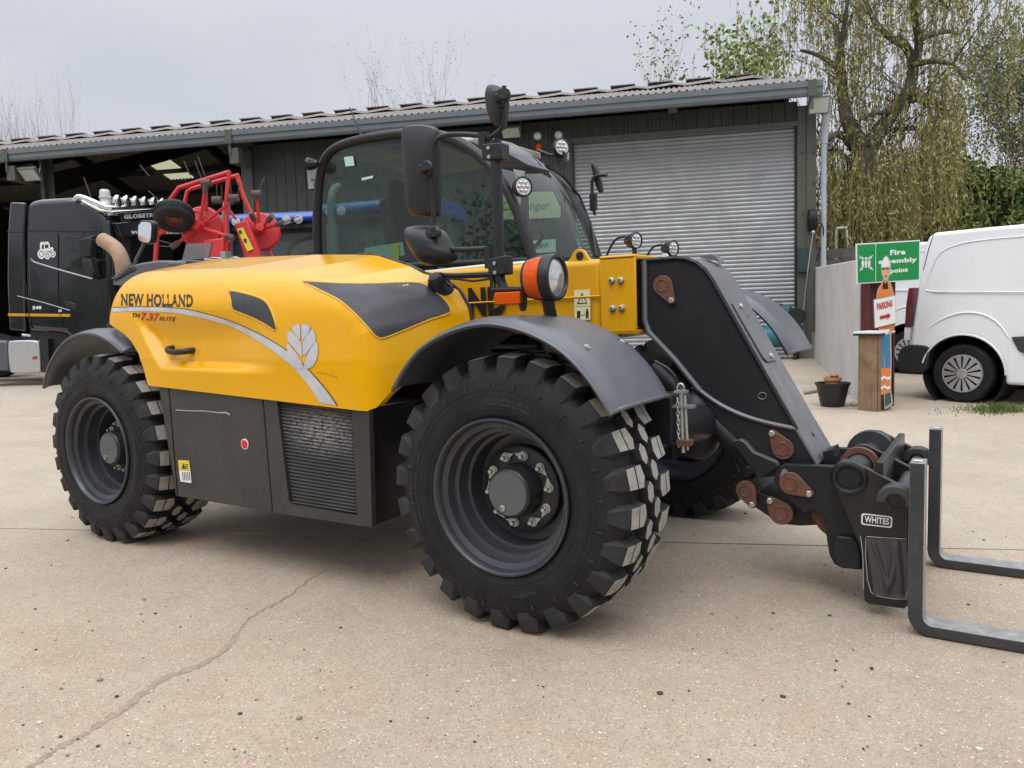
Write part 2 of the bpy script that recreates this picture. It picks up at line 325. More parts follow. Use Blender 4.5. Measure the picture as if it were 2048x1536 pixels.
M['concA']=concrete('exposed_concrete',(.545,.45,.335),(.46,.39,.30),.45,.28)
M['concB']=concrete('smooth_concrete',(.54,.465,.355),(.47,.41,.315),.2,.3)
M['soil']=mat('packed_soil',(.16,.13,.09),.95,var=.4,vscale=.5,col2=(.07,.09,.03),bump=.4,bscale=20)
M['joint']=mat('joint_dirt',(.12,.10,.075),.95,var=.4,vscale=12)
def jp(m_,n_,dz=0): p_=JD*m_+JN*n_; return V([p_[0],p_[1],G(p_[0],p_[1])+dz])
b=B(); ms=[-400,-120,-60,-30,-10,0,10,30,60,120,400]; ns=[-400,-60,-15,0,2,4,8,12,16,24,40,80,200,500]; b.grid([[V(jp(a,c,-.03))*V([1,1,1]) if c<60 else V([*(JD*a+JN*c),G(*(JD*40+JN*40))]) for c in ns] for a in ms]); gr=b.o('ground',M['soil'],ang=0); tag(gr,kind='structure')
JO=[-5.0,.35,5.62,10.89,16.16,30]
for k in range(5):
    n0,n1=JO[k]+.008,JO[k+1]-.008; nn_=np.linspace(n0,n1,9 if k<2 else 5)
    if n0<2<n1: nn_=np.sort(np.append(nn_,2.0))
    mm_=np.linspace(-46,34,9); b=B(); rows=[[jp(a,c,0) for c in nn_] for a in mm_]; b.grid(rows)
    for edge in (0,-1): b.grid([[r_[edge] for r_ in rows],[r_[edge]-V([0,0,.028]) for r_ in rows]])
    b.o('concrete_slab',M['concA'] if k==0 else M['concB'],gr,ang=30)
b=B(); 
for k in (1,2,3,4): b.grid([[jp(a,JO[k]-.02,-.012) for a in np.linspace(-46,34,30)],[jp(a,JO[k]+.02,-.012) for a in np.linspace(-46,34,30)]])
b.o('joint_filler',M['joint'],gr)
# crack with ragged edges
ck=[(60,1536),(150,1478),(230,1432),(290,1385),(330,1355),(380,1340),(430,1318),(462,1290),(480,1258),(500,1232),(545,1215),(580,1190),(620,1160),(655,1138)]
P=resample(chaikin(ck,1),90); b=B(); L0=[];L1=[];L2=[]
for i,(a,c) in enumerate(P):
    wd=np.interp(i,[0,40,60,89],[.018,.024,.014,.004])*rng.uniform(.45,1.35); q=PZ(a+rng.normal(0,1.8),c+rng.normal(0,1.3),0); t_=V(PZ(*P[min(i+1,89)],0))-V(PZ(*P[max(i-1,0)],0)); nn=V([-t_[1],t_[0],0]); nn/=np.linalg.norm(nn)
    L0.append(q+nn*wd+V([0,0,.0015])); L1.append(q+V([0,0,.003])); L2.append(q-nn*wd*.7+V([0,0,.0015]))
b.grid([L0,L1,L2]); b.o('crack',mat('crack_dirt',(.24,.185,.13),.95,var=.5,vscale=45,col2=(.38,.305,.225)),gr,ang=0)
# loose grit
gb=B()
for k in range(420):
    u=rng.uniform(0,1); px=rng.uniform(0,2048); py_=rng.uniform(1020,1530)
    P=PZ(px,py_,0); r_=rng.choice([.0035,.005,.007,.010],p=[.5,.3,.15,.05])
    if -2.6<P[0]<.6 and -1.3<P[1]<-.5 : continue
    gb.ball(P+V([0,0,r_*.35]),V([r_*rng.uniform(.7,1.5),r_*rng.uniform(.7,1.3),r_*.6]),3,mi=int(rng.choice([0,1,2],p=[.55,.25,.2])))
g_=gb.o('loose_grit',[mat('pale_stone',(.55,.52,.46),.8),mat('dark_stone',(.06,.055,.05),.9),mat('brown_stone',(.25,.18,.13),.9)],ang=0); tag(g_,'small loose stones and grit scattered over the concrete yard','grit',kind='stuff')
# ================================================================= SHED
SA=math.radians(21.0); SU=V([-math.cos(SA),-math.sin(SA),0]); SV=V([math.sin(SA),-math.cos(SA),0])   # along the front to the left / outwards
S0=V(PG(1622,712)); S0=S0+V([-.02,.25,0]); S0[2]=0
def S(u,v,z): return S0+SU*u+SV*v+V([0,0,z])
def SP(x,y,v=0.):    # photo pixel on the front plane (offset v outwards) -> u,z
    q=PP(x,y,S(0,v,0),SV); d=q-S0; return d@SU,q[2]
SH=empty('farm_shed',tuple(S(10,0,G(*S(10,0,0)[:2])))); tag(SH,'long dark green farm shed with grey roller shutter door and open bay','shed')
M['clad']=mat('green_cladding',(.050,.056,.043),.5,var=.15,vscale=3,dirt=.2,dirtcol=(.07,.07,.06),dscale=2)
M['soffit']=mat('painted_bay_shade',(.012,.012,.010),.8)  # near-black base colour paints in the shade deep inside the bay
M['cladpost']=mat('green_post',(.085,.10,.07),.5,var=.15,vscale=3,dirt=.2,dirtcol=(.12,.12,.1))
M['gutter']=mat('grey_gutter',(.15,.175,.185),.45,var=.15,vscale=3,dirt=.2,dirtcol=(.12,.12,.11))
M['asbestos']=mat('fibre_cement',(.30,.28,.255),.9,var=.35,vscale=5,dirt=.5,dirtcol=(.16,.14,.12),dscale=9,bump=.3,bscale=40)
M['shutter']=mat('galvanised_shutter',(.30,.32,.325),.40,metal=.4,var=.12,vscale=2.5,dirt=.25,dirtcol=(.25,.25,.24),dscale=4)
M['skylight']=bpy.data.materials.new('translucent_sheet'); M['skylight'].use_nodes=True
_t=M['skylight'].node_tree; _t.nodes.clear(); _o=_t.nodes.new('ShaderNodeOutputMaterial'); _a=_t.nodes.new('ShaderNodeBsdfTransparent'); _a.inputs[0].default_value=(.62,.58,.36,1); _b=_t.nodes.new('ShaderNodeBsdfTranslucent'); _b.inputs[0].default_value=(.5,.47,.3,1); _m=_t.nodes.new('ShaderNodeMixShader'); _m.inputs[0].default_value=.4; _t.links.new(_a.outputs[0],_m.inputs[1]); _t.links.new(_b.outputs[0],_m.inputs[2]); _t.links.new(_m.outputs[0],_o.inputs[0])
uDL,zDL=SP(1143,288); uDR,zDR=SP(1595,250); ZD=.5*(zDL+zDR)
uW,_=SP(497,330); uEnd=31.0; OV=.85
ZE=SP(1640,182,OV)[1]; ZG=SP(1640,152,OV)[1]; ZE2=SP(20,326,OV)[1]
ZE=.5*(ZE+ZE2); ZG=ZE+.27
gz=lambda u: G(*S(u,0,0)[:2])
# wall cladding sheets: trapezoid ribs
def clad(u0,u1,z0,z1,name='cladding_sheet'):
    b=B(); pts=[]; u=u0; w_=.25
    while u<u1-1e-6:
        e=min(u+w_,u1); pts+= [(u,0),(u+.17*(e-u)/w_,0),(u+.19*(e-u)/w_,.028),(u+.23*(e-u)/w_,.028)]; u=e
    pts.append((u1,0)); b.grid([[S(a,v,z0) for a,v in pts],[S(a,v,z1) for a,v in pts]]); return b.o(name,M['clad'],SH,ang=20)
u=uDL
while u<uW-.05:
    e=min(u+1.0,uW); clad(u,e,gz(u)+.0,ZE+.1); u=e
u=uDR
while u<uDL-.05:
    e=min(u+1.0,uDL); clad(u,e,ZD+.02,ZE+.1); u=e
b=B(); b.box(S((uDL+uDR)/2,.02,ZD+.04),(uDL-uDR,.10,.09),np.stack([-SU,-SV,V([0,0,1])],1)); b.o('door_lintel',M['cladpost'],SH)
RS=np.stack([-SU,-SV,V([0,0,1])],1)   # box axes: along front, depth, up
# posts at the right end
uP1,_=SP(1600,400,.03); uP2,_=SP(1613,400,.05); uP3,_=SP(1631,400,.05)
for a,c,v in ((uDR,uP2,.03),(uP2-.01,uP3,.06)):
    b=B(); z0=SP(1613,492,.05)[1] if False else gz(0); b.box(S((a+c)/2,v-.10,(z0+ZE)/2),(abs(a-c)+.02,.22,ZE-z0),RS); b.o('corner_post',M['cladpost'],SH,bev=.008)
b=B()
for y_ in (305,367,428):
    for x_ in (1605,1627):
        b.lathe([(.018,0),(.012,.01),(0,.012)],S(*((lambda q:(q[0],.085,q[1]))(SP(x_,y_,.08)))),SV,8)
b.os('post_screw',M['trim'],SH)
# roller shutter: one curved slat repeated
zs0=gz((uDL+uDR)/2); pitch=.085; ns_=int((ZD-zs0)/pitch); b=B(); arc=[(math.sin(t)*.016,pitch*(k/7)) for k,t in enumerate(np.linspace(0.15,math.pi-.05,8))]+[(-.006,pitch*.985)]
b.grid([[S(uDL,0,0)+SV*(v)+V([0,0,z]) for v,z in arc],[S(uDR,0,0)+SV*(v)+V([0,0,z]) for v,z in arc]]); sl=b.mesh('shutter_slat',M['shutter'],40)
SD=empty('roller_shutter',tuple(S((uDL+uDR)/2,-.1,zs0)),SH)
for k in range(ns_+1):
    o=mkobj('shutter_slat',sl,SD); o.location=Vector(tuple(SV*(-.10)+V([0,0,zs0+k*pitch])))
b=B(); 
for uu in (uDL,uDR): b.box(S(uu,-.07,(zs0+ZD)/2),(.09,.12,ZD-zs0),RS)
b.os('door_guide',M['trim'],SH)
# gutter
b=B(); gp_=[(0,ZE+.0),(.10,ZE+.0),(.13,ZE+.05),(.13,ZE+.14),(.16,ZE+.16),(.16,ZG),(.135,ZG),(.13,ZE+.19),(.0,ZE+.19)]
u0g=SP(1645,165,OV)[0]; b.grid([[S(a,OV-.16+v,z) for v,z in gp_]+[S(a,OV-.16,ZE)] for a in (u0g-.02,uEnd)]); b.add([S(u0g-.02,OV-.16+v,z) for v,z in gp_],[tuple(range(len(gp_)))]); b.o('gutter',M['gutter'],SH,ang=30)
for px in (8,458,1625):
    uu=SP(px,300,OV)[0]; b=B(); b.box(S(uu,OV+.003,ZE+.13),(.16,.02,.30),RS); b.box(S(uu,OV-.05,ZE-.10),(.05,.05,.3),RS); b.o('gutter_bracket',M['cladpost'],SH)
    if px<1000: b=B(); b.box(S(uu-.08,OV-.35,ZE-.28),(.22,.6,.34),RS); b.o('rafter_end',M['cladpost'],SH)
# roof
PIT_R=math.radians(15.5); RL=8.4; tp_=math.tan(PIT_R); vR=OV-RL
def roofsheet(n=7,amp=.03):
    b=B(); pts=[(k*.15/4/1.0,amp*math.sin(2*math.pi*k/4)) for k in range(4*n+1)]; Ls=RL/math.cos(PIT_R)
    return pts
pts=roofsheet(); usz=pts[-1][0]
def sheet_mesh(name,slope,m):
    b=B(); r0=[];r1=[]
    for a,h in pts:
        r0.append(SU*a+V([0,0,h])); r1.append(SU*a+V([0,0,h])+slope)
    b.grid([r0,r1]); return b.mesh(name,m,60)
front=sheet_mesh('roof_sheet',-SV*RL+V([0,0,RL*tp_]),M['asbestos'])
nsh=int((uEnd-u0g)/usz)+1
for k in range(nsh):
    o=mkobj('roof_sheet',front,SH); o.location=Vector(tuple(S(u0g-.05+k*usz,OV,ZG+.0)))
zR=ZG+RL*tp_
# back slope in cells so that some are translucent
bsl=[]; ncell=17; cl=.56
cellm=sheet_mesh('roof_cell',-SV*cl+V([0,0,-cl*tp_]),M['asbestos']); cells_=sheet_mesh('skylight_sheet',-SV*cl+V([0,0,-cl*tp_]),M['skylight'])
sky_cells=set()
for px in ((330,331),(312,326),(350,334),(378,353),(362,350),(395,356),(45,357),(28,352),(70,362),(124,381),(116,377),(132,384)):
    pass
def pix(P):
    d=V(P)-CAMP; z=d@CF; return 1024+FPX*(d@CR)/z,768-FPX*(d@CU)/z
SKQ=[[(293,324),(345,320),(371,336),(320,344)],[(344,347),(390,343),(412,356),(372,363)],[(13,352),(55,348),(80,362),(50,369)],[(108,374),(124,372),(142,383),(112,388)]]
def inq(q,x,y):
    s=[(q[(i+1)%4][0]-q[i][0])*(y-q[i][1])-(q[(i+1)%4][1]-q[i][1])*(x-q[i][0]) for i in range(4)]; return min(s)>=0 or max(s)<=0
for k in range(nsh):
    for j in range(ncell):
        cpx=pix(S(u0g-.05+(k+.5)*usz,vR-(j+.5)*cl,zR-(j+.5)*cl*tp_))
        if any(inq(q,*cpx) for q in SKQ): sky_cells.add((k,j))
for k in range(nsh):
    for j in range(ncell):
        o=mkobj('skylight_sheet' if (k,j) in sky_cells else 'roof_cell',cells_ if (k,j) in sky_cells else cellm,SH); o.location=Vector(tuple(S(u0g-.05+k*usz,vR-j*cl,zR-j*cl*tp_)))
# ridge caps, each lifted at one end
b=B(); L_=1.12
pr=[]
for (a,lift) in ((0,.0),(.28,.05),(.36,.06),(L_+.02,.0)):
    pr.append([SU*a+SV*v+V([0,0,lift+h]) for v,h in ((.36,-.06),(.3,.02),(.10,.07),(-.10,.07),(-.3,.02),(-.36,-.06))])
b.grid(pr)
b.box(SU*.74+V([0,0,.10]),(.66,.36,.09),RS,1); b.box(SU*.74+V([0,0,.155]),(.74,.44,.025),RS,0)  # black block paints the shaded opening under the raised cap
rcm=b.mesh('ridge_cap',[M['asbestos'],M['black']],40)
for k in range(int((uEnd-u0g)/L_)+1):
    o=mkobj('ridge_cap',rcm,SH); o.location=Vector(tuple(S(u0g+.1+k*L_,vR,zR+.0)))
# inside of the open bay: columns, rafters, back wall; bay shade put into the dark colour
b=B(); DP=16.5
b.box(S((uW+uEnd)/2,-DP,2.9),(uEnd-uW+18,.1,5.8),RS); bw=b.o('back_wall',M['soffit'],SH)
for uu in (uEnd-.1,uW-.05,u0g+.45):
    b=B(); zz=lambda v: (ZG+(OV-v)*tp_ if v>vR else zR-(vR-v)*tp_)-.08; b.prism([S(uu,-.25,0),S(uu,-.25,zz(-.25)),S(uu,vR,zz(vR)),S(uu,-DP,zz(-DP)),S(uu,-DP,0)],SU*.1); b.o('end_wall',M['clad'],SH)
for px in (92,):
    uu,_=SP(px,360,-.2)
    b=B(); b.box(S(uu,-.2,3),(.10,.28,5.7),RS); b.box(S(uu-.12,-.2,3),(.22,.03,5.7),RS); b.o('column',M['cladpost'],SH)
for uu in (SP(92,360,-.2)[0],uW-.3,SP(92,360,-.2)[0]+5.2):
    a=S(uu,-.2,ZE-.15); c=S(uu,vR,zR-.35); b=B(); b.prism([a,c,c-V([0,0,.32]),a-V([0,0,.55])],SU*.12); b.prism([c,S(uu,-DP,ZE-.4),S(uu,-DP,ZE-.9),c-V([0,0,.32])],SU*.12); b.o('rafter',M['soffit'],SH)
for j in range(1,6):
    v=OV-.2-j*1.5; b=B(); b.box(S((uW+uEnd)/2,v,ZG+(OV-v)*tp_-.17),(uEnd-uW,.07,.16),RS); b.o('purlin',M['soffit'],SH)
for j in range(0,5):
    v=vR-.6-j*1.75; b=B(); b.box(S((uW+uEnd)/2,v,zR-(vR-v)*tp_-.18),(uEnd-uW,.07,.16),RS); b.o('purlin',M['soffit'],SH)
# wall corner flashing, downpipe, signs and fittings
b=B(); b.box(S(uW+.02,.03,ZE/2),(.28,.09,ZE),RS); b.o('flashing',M['cladpost'],SH,bev=.006)
ud,_=SP(1647,400,.12); b=B(); zt_=SP(1650,205,.2)[1]
b.tube(chaikin([S(ud-.02,.28,ZE+.05),S(ud-.02,.28,ZE-.25),S(ud,.13,ZE-.5),S(ud,.13,ZE-.8)],2),.075,12); b.cyl(S(ud,.13,ZE-.7),S(ud,.13,gz(0)),.055,12); b.o('downpipe',mat('downpipe_grey',(.42,.45,.50),.4,var=.12,vscale=4),SH,ang=50)
for y_ in (247,355,480): b=B(); zz=SP(1647,y_,.12)[1]; b.box(S(ud,.06,zz),(.16,.12,.035),RS); b.o('pipe_bracket',M['gutter'],SH)
# ================================================================= fittings hung on the shed (things of their own)
def flood(px,py_,v,w_,h,label,tilt=.55):
    u_,z_=SP(px,py_,v); e=empty('floodlight',tuple(S(u_,v,z_))); tag(e,label,'floodlight')
    ax=SU; R=rotm(tuple(ax),-tilt)@RS
    b=B(); b.box(S(u_,v,z_),(w_,.09,h),R); b.o('lamp_housing',M['gutter'],e,bev=.012)
    b=B(); b.box(S(u_,v,z_)+R@V([0,-.047,0]),(w_*.86,.006,h*.8),R); b.o('lamp_glass',mat('flood_glass',(.55,.57,.52),.25),e)
    b=B(); 
    for s in (-1,1): b.tube([S(u_,v,z_)+R@V([s*w_*.5,0,0]),S(u_,v,z_)+R@V([s*w_*.5,.02,.0])+V([0,0,h*.6])-SV*.05,S(u_,v-.25,z_+h*.75)+R@V([s*w_*.3,0,0])],.014,5)
    b.os('lamp_bracket',M['bolt'],e); return e
flood(1638,209,.42,.40,.36,'grey floodlight fixed under the gutter at the shed corner by the downpipe')
flood(61,348,.62,.50,.36,'grey floodlight under the gutter over the open shed bay',.75)
flood(1022,263,.15,.42,.30,'pale floodlight on the shed wall left of the roller door',.9)
u_,z_=SP(1345,217,.06); b=B(); b.box(S(u_,.07,z_),(.19,.12,.17),RS); o=b.o('sensor_box',M['gutter'],bev=.01); tag(o,'small grey sensor box on the wall above the roller door','sensor')
for px,wh in (((1075,272),'just above the orange beacon'),((1117,270),'at the top corner of the roller door')):
    u_,z_=SP(*px,.1); e=empty('bulkhead_lamp',tuple(S(u_,.1,z_))); tag(e,'small round white lamp on the shed wall '+wh,'lamp','round lamps by the shutter')
    b=B(); b.ball(S(u_,.12,z_),.085,8); b.o('lamp_globe',M['white'],e); b=B(); b.lathe([(.10,0),(.10,.04),(.05,.06)],S(u_,.02,z_),SV,14); b.o('lamp_base',M['gutter'],e)
u_,z_=SP(1078,299,.05); b=B(); b.lathe([(.07,-.09),(.07,.05),(.055,.1),(0,.11)],S(u_,.12,z_),(0,0,1),14); o=b.o('beacon',M['orange']); tag(o,'orange beacon lamp on the shed wall left of the roller door','beacon')
u_,z_=SP(1044,300,.05); b=B(); b.prism([S(*((lambda q:(q[0],.07,q[1]))(SP(*p_,.07)))) for p_ in ((1030,298),(1053,296),(1056,306),(1032,309))],SV*.05); o=b.o('number_plate',M['gutter'],bev=.01); tag(o,'grey plate on the shed wall beside the orange beacon','plate')
def wallsign(pts,v,m,name,label,cat,th=.02):
    P=[S(*((lambda q:(q[0],v,q[1]))(SP(*p_,v)))) for p_ in pts]; b=B(); b.prism(P,-SV*th); o=b.o(name,m); tag(o,label,cat); return o,P
so,P=wallsign([(613,335),(640,333),(643,375),(617,378)],.06,mat('grey_sign',(.42,.44,.45),.5),'wall_sign','small grey notice on the ribbed shed wall beside the cab','sign')
t_=B(); text_quad(t_,'Sales',*[lerp(lerp(P[0],P[1],a),lerp(P[3],P[2],a),c)+SV*.004 for a,c in ((.25,.68),(1.1,.66),(1.1,.50),(.25,.52))],bold=.03); text_quad(t_,'Ltd',*[lerp(lerp(P[0],P[1],a),lerp(P[3],P[2],a),c)+SV*.004 for a,c in ((.42,.90),(.85,.88),(.85,.74),(.42,.76))],bold=.03); t_.o('lettering',M['decalblack'],so,ang=0)
so,P=wallsign([(985,385),(1106,383),(1121,397),(1121,435),(985,440)],.06,mat('cream_sign',(.62,.60,.36),.6),'wall_sign','cream sign with handwritten style lettering on the shed wall behind the windscreen','sign')
q=[S(*((lambda q:(q[0],.066,q[1]))(SP(*p_,.066)))) for p_ in ((1002,426),(1098,424),(1098,402),(1002,404))]; t_=B(); text_quad(t_,'Challenger',*q,bold=0,slant=.03); t_.o('lettering',mat('grey_print',(.16,.16,.14),.7),so,ang=0)
so,P=wallsign([(1055,482),(1111,478),(1112,504),(1055,507)],.06,mat('mint_poster',(.55,.66,.60),.6),'poster','pale poster with a grey stripe low on the shed wall behind the windscreen','poster')
q=[S(*((lambda q:(q[0],.066,q[1]))(SP(*p_,.066)))) for p_ in ((1062,500),(1096,494),(1096,484),(1062,488))]; t_=B(); text_quad(t_,'ALLMAN',*q,bold=.03); t_.o('lettering',mat('brown_print',(.22,.13,.10),.7),so,ang=0)
# hose reel
u_,z_=SP(1625,440,.18); e=empty('hose_reel',tuple(S(u_,.1,z_))); tag(e,'black hose reel on the green post right of the roller door','hose reel')
b=B()
for k in range(5): b.tube([S(u_,.14,z_)+SU*(.06-.03*k)+(SV*math.cos(a)+V([0,0,1])*math.sin(a))*(.20+.01*(k%2)) for a in np.linspace(0,2*math.pi,25)[:-1]],.018,6,closed=True)
b.cyl(S(u_,.14,z_)+SU*.09,S(u_,.14,z_)-SU*.09,.12,16); b.o('reel',M['trim'],e); b=B(); b.tube(chaikin([S(u_-.05,.2,z_-.05),S(u_-.22,.2,z_-.1),S(u_-.2,.15,z_-.5),S(u_-.1,.1,z_-.8)],2),.014,6); b.o('hose',M['trim'],e)
b=B(); b.tube(chaikin([S(u_,.25,z_-.25),S(u_+.1,.3,z_-.9),S(u_+.2,.4,z_-1.7),S(u_+.28,.5,.5)],2),.012,6); b.ball(S(u_,.25,z_-.25),.045,6); b.o('hose_end',M['bolt'],e)
b=B(); u_,z_=SP(1605,520,.1); b.box(S(u_-.02,.06,z_),(.22,.16,.5),RS); o=b.o('switch_box',mat('dark_green_box',(.02,.05,.045),.5),bev=.01); tag(o,'dark green switch box low on the post beside the roller door','switch box')
# teal compressor by the door
P0=V(PG(1575,700)); Pc=PP(1566,618,S(1,.8,0),SV); e=empty('compressor',(Pc[0],Pc[1],G(Pc[0],Pc[1]))); tag(e,'teal air compressor standing in front of the roller door','compressor'); gzc=G(Pc[0],Pc[1])
M['teal']=mat('teal_paint',(.02,.17,.22),.45,var=.3,vscale=9)
b=B(); b.cyl(V([Pc[0]-.35,Pc[1]-.13,gzc+.45]),V([Pc[0]+.35,Pc[1]+.13,gzc+.45]),.22,18); b.o('tank',M['teal'],e); b=B(); b.box((Pc[0],Pc[1],Pc[2]-.12),(.32,.28,.34)); b.cyl(V([Pc[0]-.1,Pc[1],Pc[2]]),V([Pc[0]-.1,Pc[1],Pc[2]+.12]),.09,12); b.o('pump',M['teal'],e,bev=.02); b=B(); b.cyl(V([Pc[0]+.28,Pc[1],Pc[2]-.15]),V([Pc[0]+.28,Pc[1]-.2,Pc[2]-.15]),.16,16); b.o('motor',M['trim'],e)
b=B()
for s in (-.25,.25): b.box((Pc[0]+s,Pc[1],gzc+.13),(.06,.3,.26))
b.box((Pc[0],Pc[1],gzc+.72),(.3,.3,.2)); b.os('foot',M['trim'],e)
# ================================================================= CONCRETE WALL
w0=V(PG(1716,806)); w1=V(PG(1622,712)); wd=(w1-w0); wd[2]=0; LW=np.linalg.norm(wd); wd/=LW; wn=V([wd[1],-wd[0],0]); wn=wn if wn@V([1,0,0])>0 else -wn
zT0=PP(1716,520,w0,wn)[2]; zT1=PP(1621,537,w0,wn)[2]
M['wallconc']=mat('cast_concrete',(.60,.59,.56),.85,var=.18,vscale=1.2,dirt=.4,dirtcol=(.38,.35,.30),dscale=1.8,bump=.2,bscale=30)
CWl=empty('concrete_wall',tuple(w0)); tag(CWl,'grey concrete panel wall running from the signs back to the shed','wall')
LT=LW-.15; cuts=[0,.33*LT,.62*LT,.80*LT,LT] if False else [0,.36*LT,.76*LT,LT]
for k in range(3):
    a,c=cuts[k],cuts[k+1]-.02; P=[w0+wd*a,w0+wd*c]; P=[P[0]*V([1,1,0])+V([0,0,G(*P[0][:2])-.02]),P[1]*V([1,1,0])+V([0,0,G(*P[1][:2])-.02]),P[1]*V([1,1,0])+V([0,0,zT0+(zT1-zT0)*c/LW]),P[0]*V([1,1,0])+V([0,0,zT0+(zT1-zT0)*a/LW])]; b=B(); b.prism(P,wn*.22); b.o('wall_panel',M['wallconc'],CWl,bev=.012)
pb=PP(1613,600,w0,wn); k_=(pb-w0)@wd
b=B(); P=w0+wd*(LT*.90)-wn*.02; z0=G(*P[:2]); b.box(V([P[0],P[1],(z0+.55+zT1)/2]),(.03,.30,zT1-z0-.55),np.stack([wn,wd,V([0,0,1])],1)); b.o('timber_strip',mat('dark_timber',(.09,.08,.065),.8,var=.3,vscale=8),CWl)
# boarded fence beyond the wall
fe=empty('timber_fence',tuple(S(-3,-1,0))); tag(fe,'grey boarded timber fence behind the concrete wall and downpipe','fence'); fz=SP(1660,497,-2)[1]
for k in range(4):
    b=B(); b.box(S(-3.2,-2,fz-.12-k*.24),(6.4,.03,.22),RS); b.o('board',mat('weathered_board',(.13,.12,.11),.9,var=.3,vscale=6),fe)
b=B(); 
for k in range(4): b.box(S(-.6-k*1.8,-2.06,(fz-.05)/2+.1),(.1,.08,fz-.2),RS)
b.os('fence_post',M['clad'],fe)
# ================================================================= TELEHANDLER
YC=.16; HZ=.585; WB=2.953
TH=empty('telehandler',(-1.45,YC,0)); tag(TH,'yellow and charcoal telehandler with chunky treaded tyres and lowered boom','telehandler')
# ---- engine cover as a smooth solid
PROF=V([(-.695,.80),(-.70,1.0),(-.71,1.2),(-.735,1.37),(-.79,1.46),(-.90,1.53),(-1.14,1.595),(-1.5,1.655),(-2.04,1.69),(-2.67,1.715),(-3.2,1.72)])
_a=PROF[:-1]; _e=PROF[1:]-PROF[:-1]; _n=np.stack([_e[:,1],-_e[:,0]],1); _n/=np.linalg.norm(_n,axis=1)[:,None]
def smax(a,b,k): h=np.clip(.5+.5*(a-b)/k,0,1); return b*(1-h)+a*h+k*h*(1-h)
def sstep(a,b,x): t=np.clip((x-a)/(b-a),0,1); return t*t*(3-2*t)
def recess(x,z):
    # scooped area round the handle: lower/left edges crisp, fades up and to the front
    e1=(x+2.36)*.74+(z-1.155)*.67          # diagonal left edge (positive inside)
    e2=z-(1.09-.018*(x+2.3)) # bottom edge
    e=np.minimum(e1,e2)
    fade=(1-sstep(1.24,1.46,z))*(1-sstep(-1.80,-1.28,x))
    return .06*sstep(0,.055,e)*fade
def hood_f(P):
    x,y,z=P[...,0],P[...,1],P[...,2]
    a=-y-1.07+.10*np.maximum(0,z-1.15)+recess(x,z)+.02*np.maximum(0,-2.3-x)
    s=x-.56*(y+1.05); zz=z-.2*(y+.6)
    d=(s[...,None]-_a[:,0])*_n[:,0]+(zz[...,None]-_a[:,1])*_n[:,1]; b=d.max(-1)*.88
    c=-(x+2.92)+.05*np.maximum(0,z-1.4)
    c=c*.98
    k=.22-.14*sstep(-1.5,-.8,x)
    return smax(smax(a,b,k),c,.16)
def hood_hit_pix(px):
    px=np.atleast_2d(V(px)); D=np.stack([ray(a,b) for a,b in px]); t0=np.full(len(px),3.0); t=t0.copy(); hit=np.zeros(len(px),bool)
    lo=t.copy(); hi=t.copy()
    for i in range(90):
        t2=t+.035; f=hood_f(CAMP+D*t2[:,None]); new=(f<0)&~hit; lo[new]=t[new]; hi[new]=t2[new]; hit|=new; t=t2
        if hit.all(): break
    hi[~hit]=4.6; lo[~hit]=4.6
    for i in range(26):
        m=(lo+hi)/2; f=hood_f(CAMP+D*m[:,None]); ins=f<0; hi=np.where(ins,m,hi); lo=np.where(ins,lo,m)
    return CAMP+D*hi[:,None]
def hood_nrm(P):
    e=2e-3; g=np.stack([hood_f(P+np.eye(3)[i]*e)-hood_f(P-np.eye(3)[i]*e) for i in range(3)],-1); return g/np.linalg.norm(g,axis=-1,keepdims=True)
def zbot(x):
    return float(np.interp(x,[-2.90,-2.78,-2.66,-2.58,-2.50,-2.455,-2.43,-2.425,-.74,-.70,-.64,-.55,-.40],[1.38,1.345,1.30,1.255,1.18,1.09,1.01,.997,.912,.93,1.03,1.15,1.3]))
xs=np.concatenate([-2.895+.395*(1-np.cos(np.linspace(0.12,1,16)*math.pi/2)),np.linspace(-2.49,-2.40,18),np.linspace(-2.395,-2.1,60),np.linspace(-2.09,-.80,110),np.linspace(-.79,-.42,45)])
rows=[]; NPH=150
for xx in xs:
    O=V([xx,float(np.interp(xx,[-1.25,-.75],[-.42,-.58])),1.32 if xx<-2.45 else 1.25])
    def hit(ph):
        ph=np.atleast_1d(ph); D=np.stack([0*ph,-np.cos(ph),np.sin(ph)],-1); lo=np.zeros(len(ph)); hi=np.full(len(ph),1.2)
        for i in range(30):
            m=(lo+hi)/2; ins=hood_f(O+D*m[:,None])<0; lo=np.where(ins,m,lo); hi=np.where(ins,hi,m)
        return O+D*lo[:,None]
    zb=zbot(xx)
    if hood_f(O[None])[0]>0: continue
    pd_=np.linspace(-1.2,1.2,241); zd_=hit(pd_)[:,2]; lo=float(np.interp(zb,np.maximum.accumulate(zd_),pd_))
    ph=np.linspace(lo,math.pi/2,NPH); P=hit(ph)
    rows.append([P[0]+V([0,.05,0.006])]+list(P)+[P[-1]+V([0,.012,-.10])])
b=B(); b.grid(rows); hood=b.o('engine_cover',M['yellow'],TH,ang=50)
sl_=[r_[-2] for r_ in rows if r_[-2][0]>-1.35]+rows[-1][2:-2][::-1]
B().tube(sl_[::2],.009,6).o('rubber_seal',M['trim'],hood,ang=60)
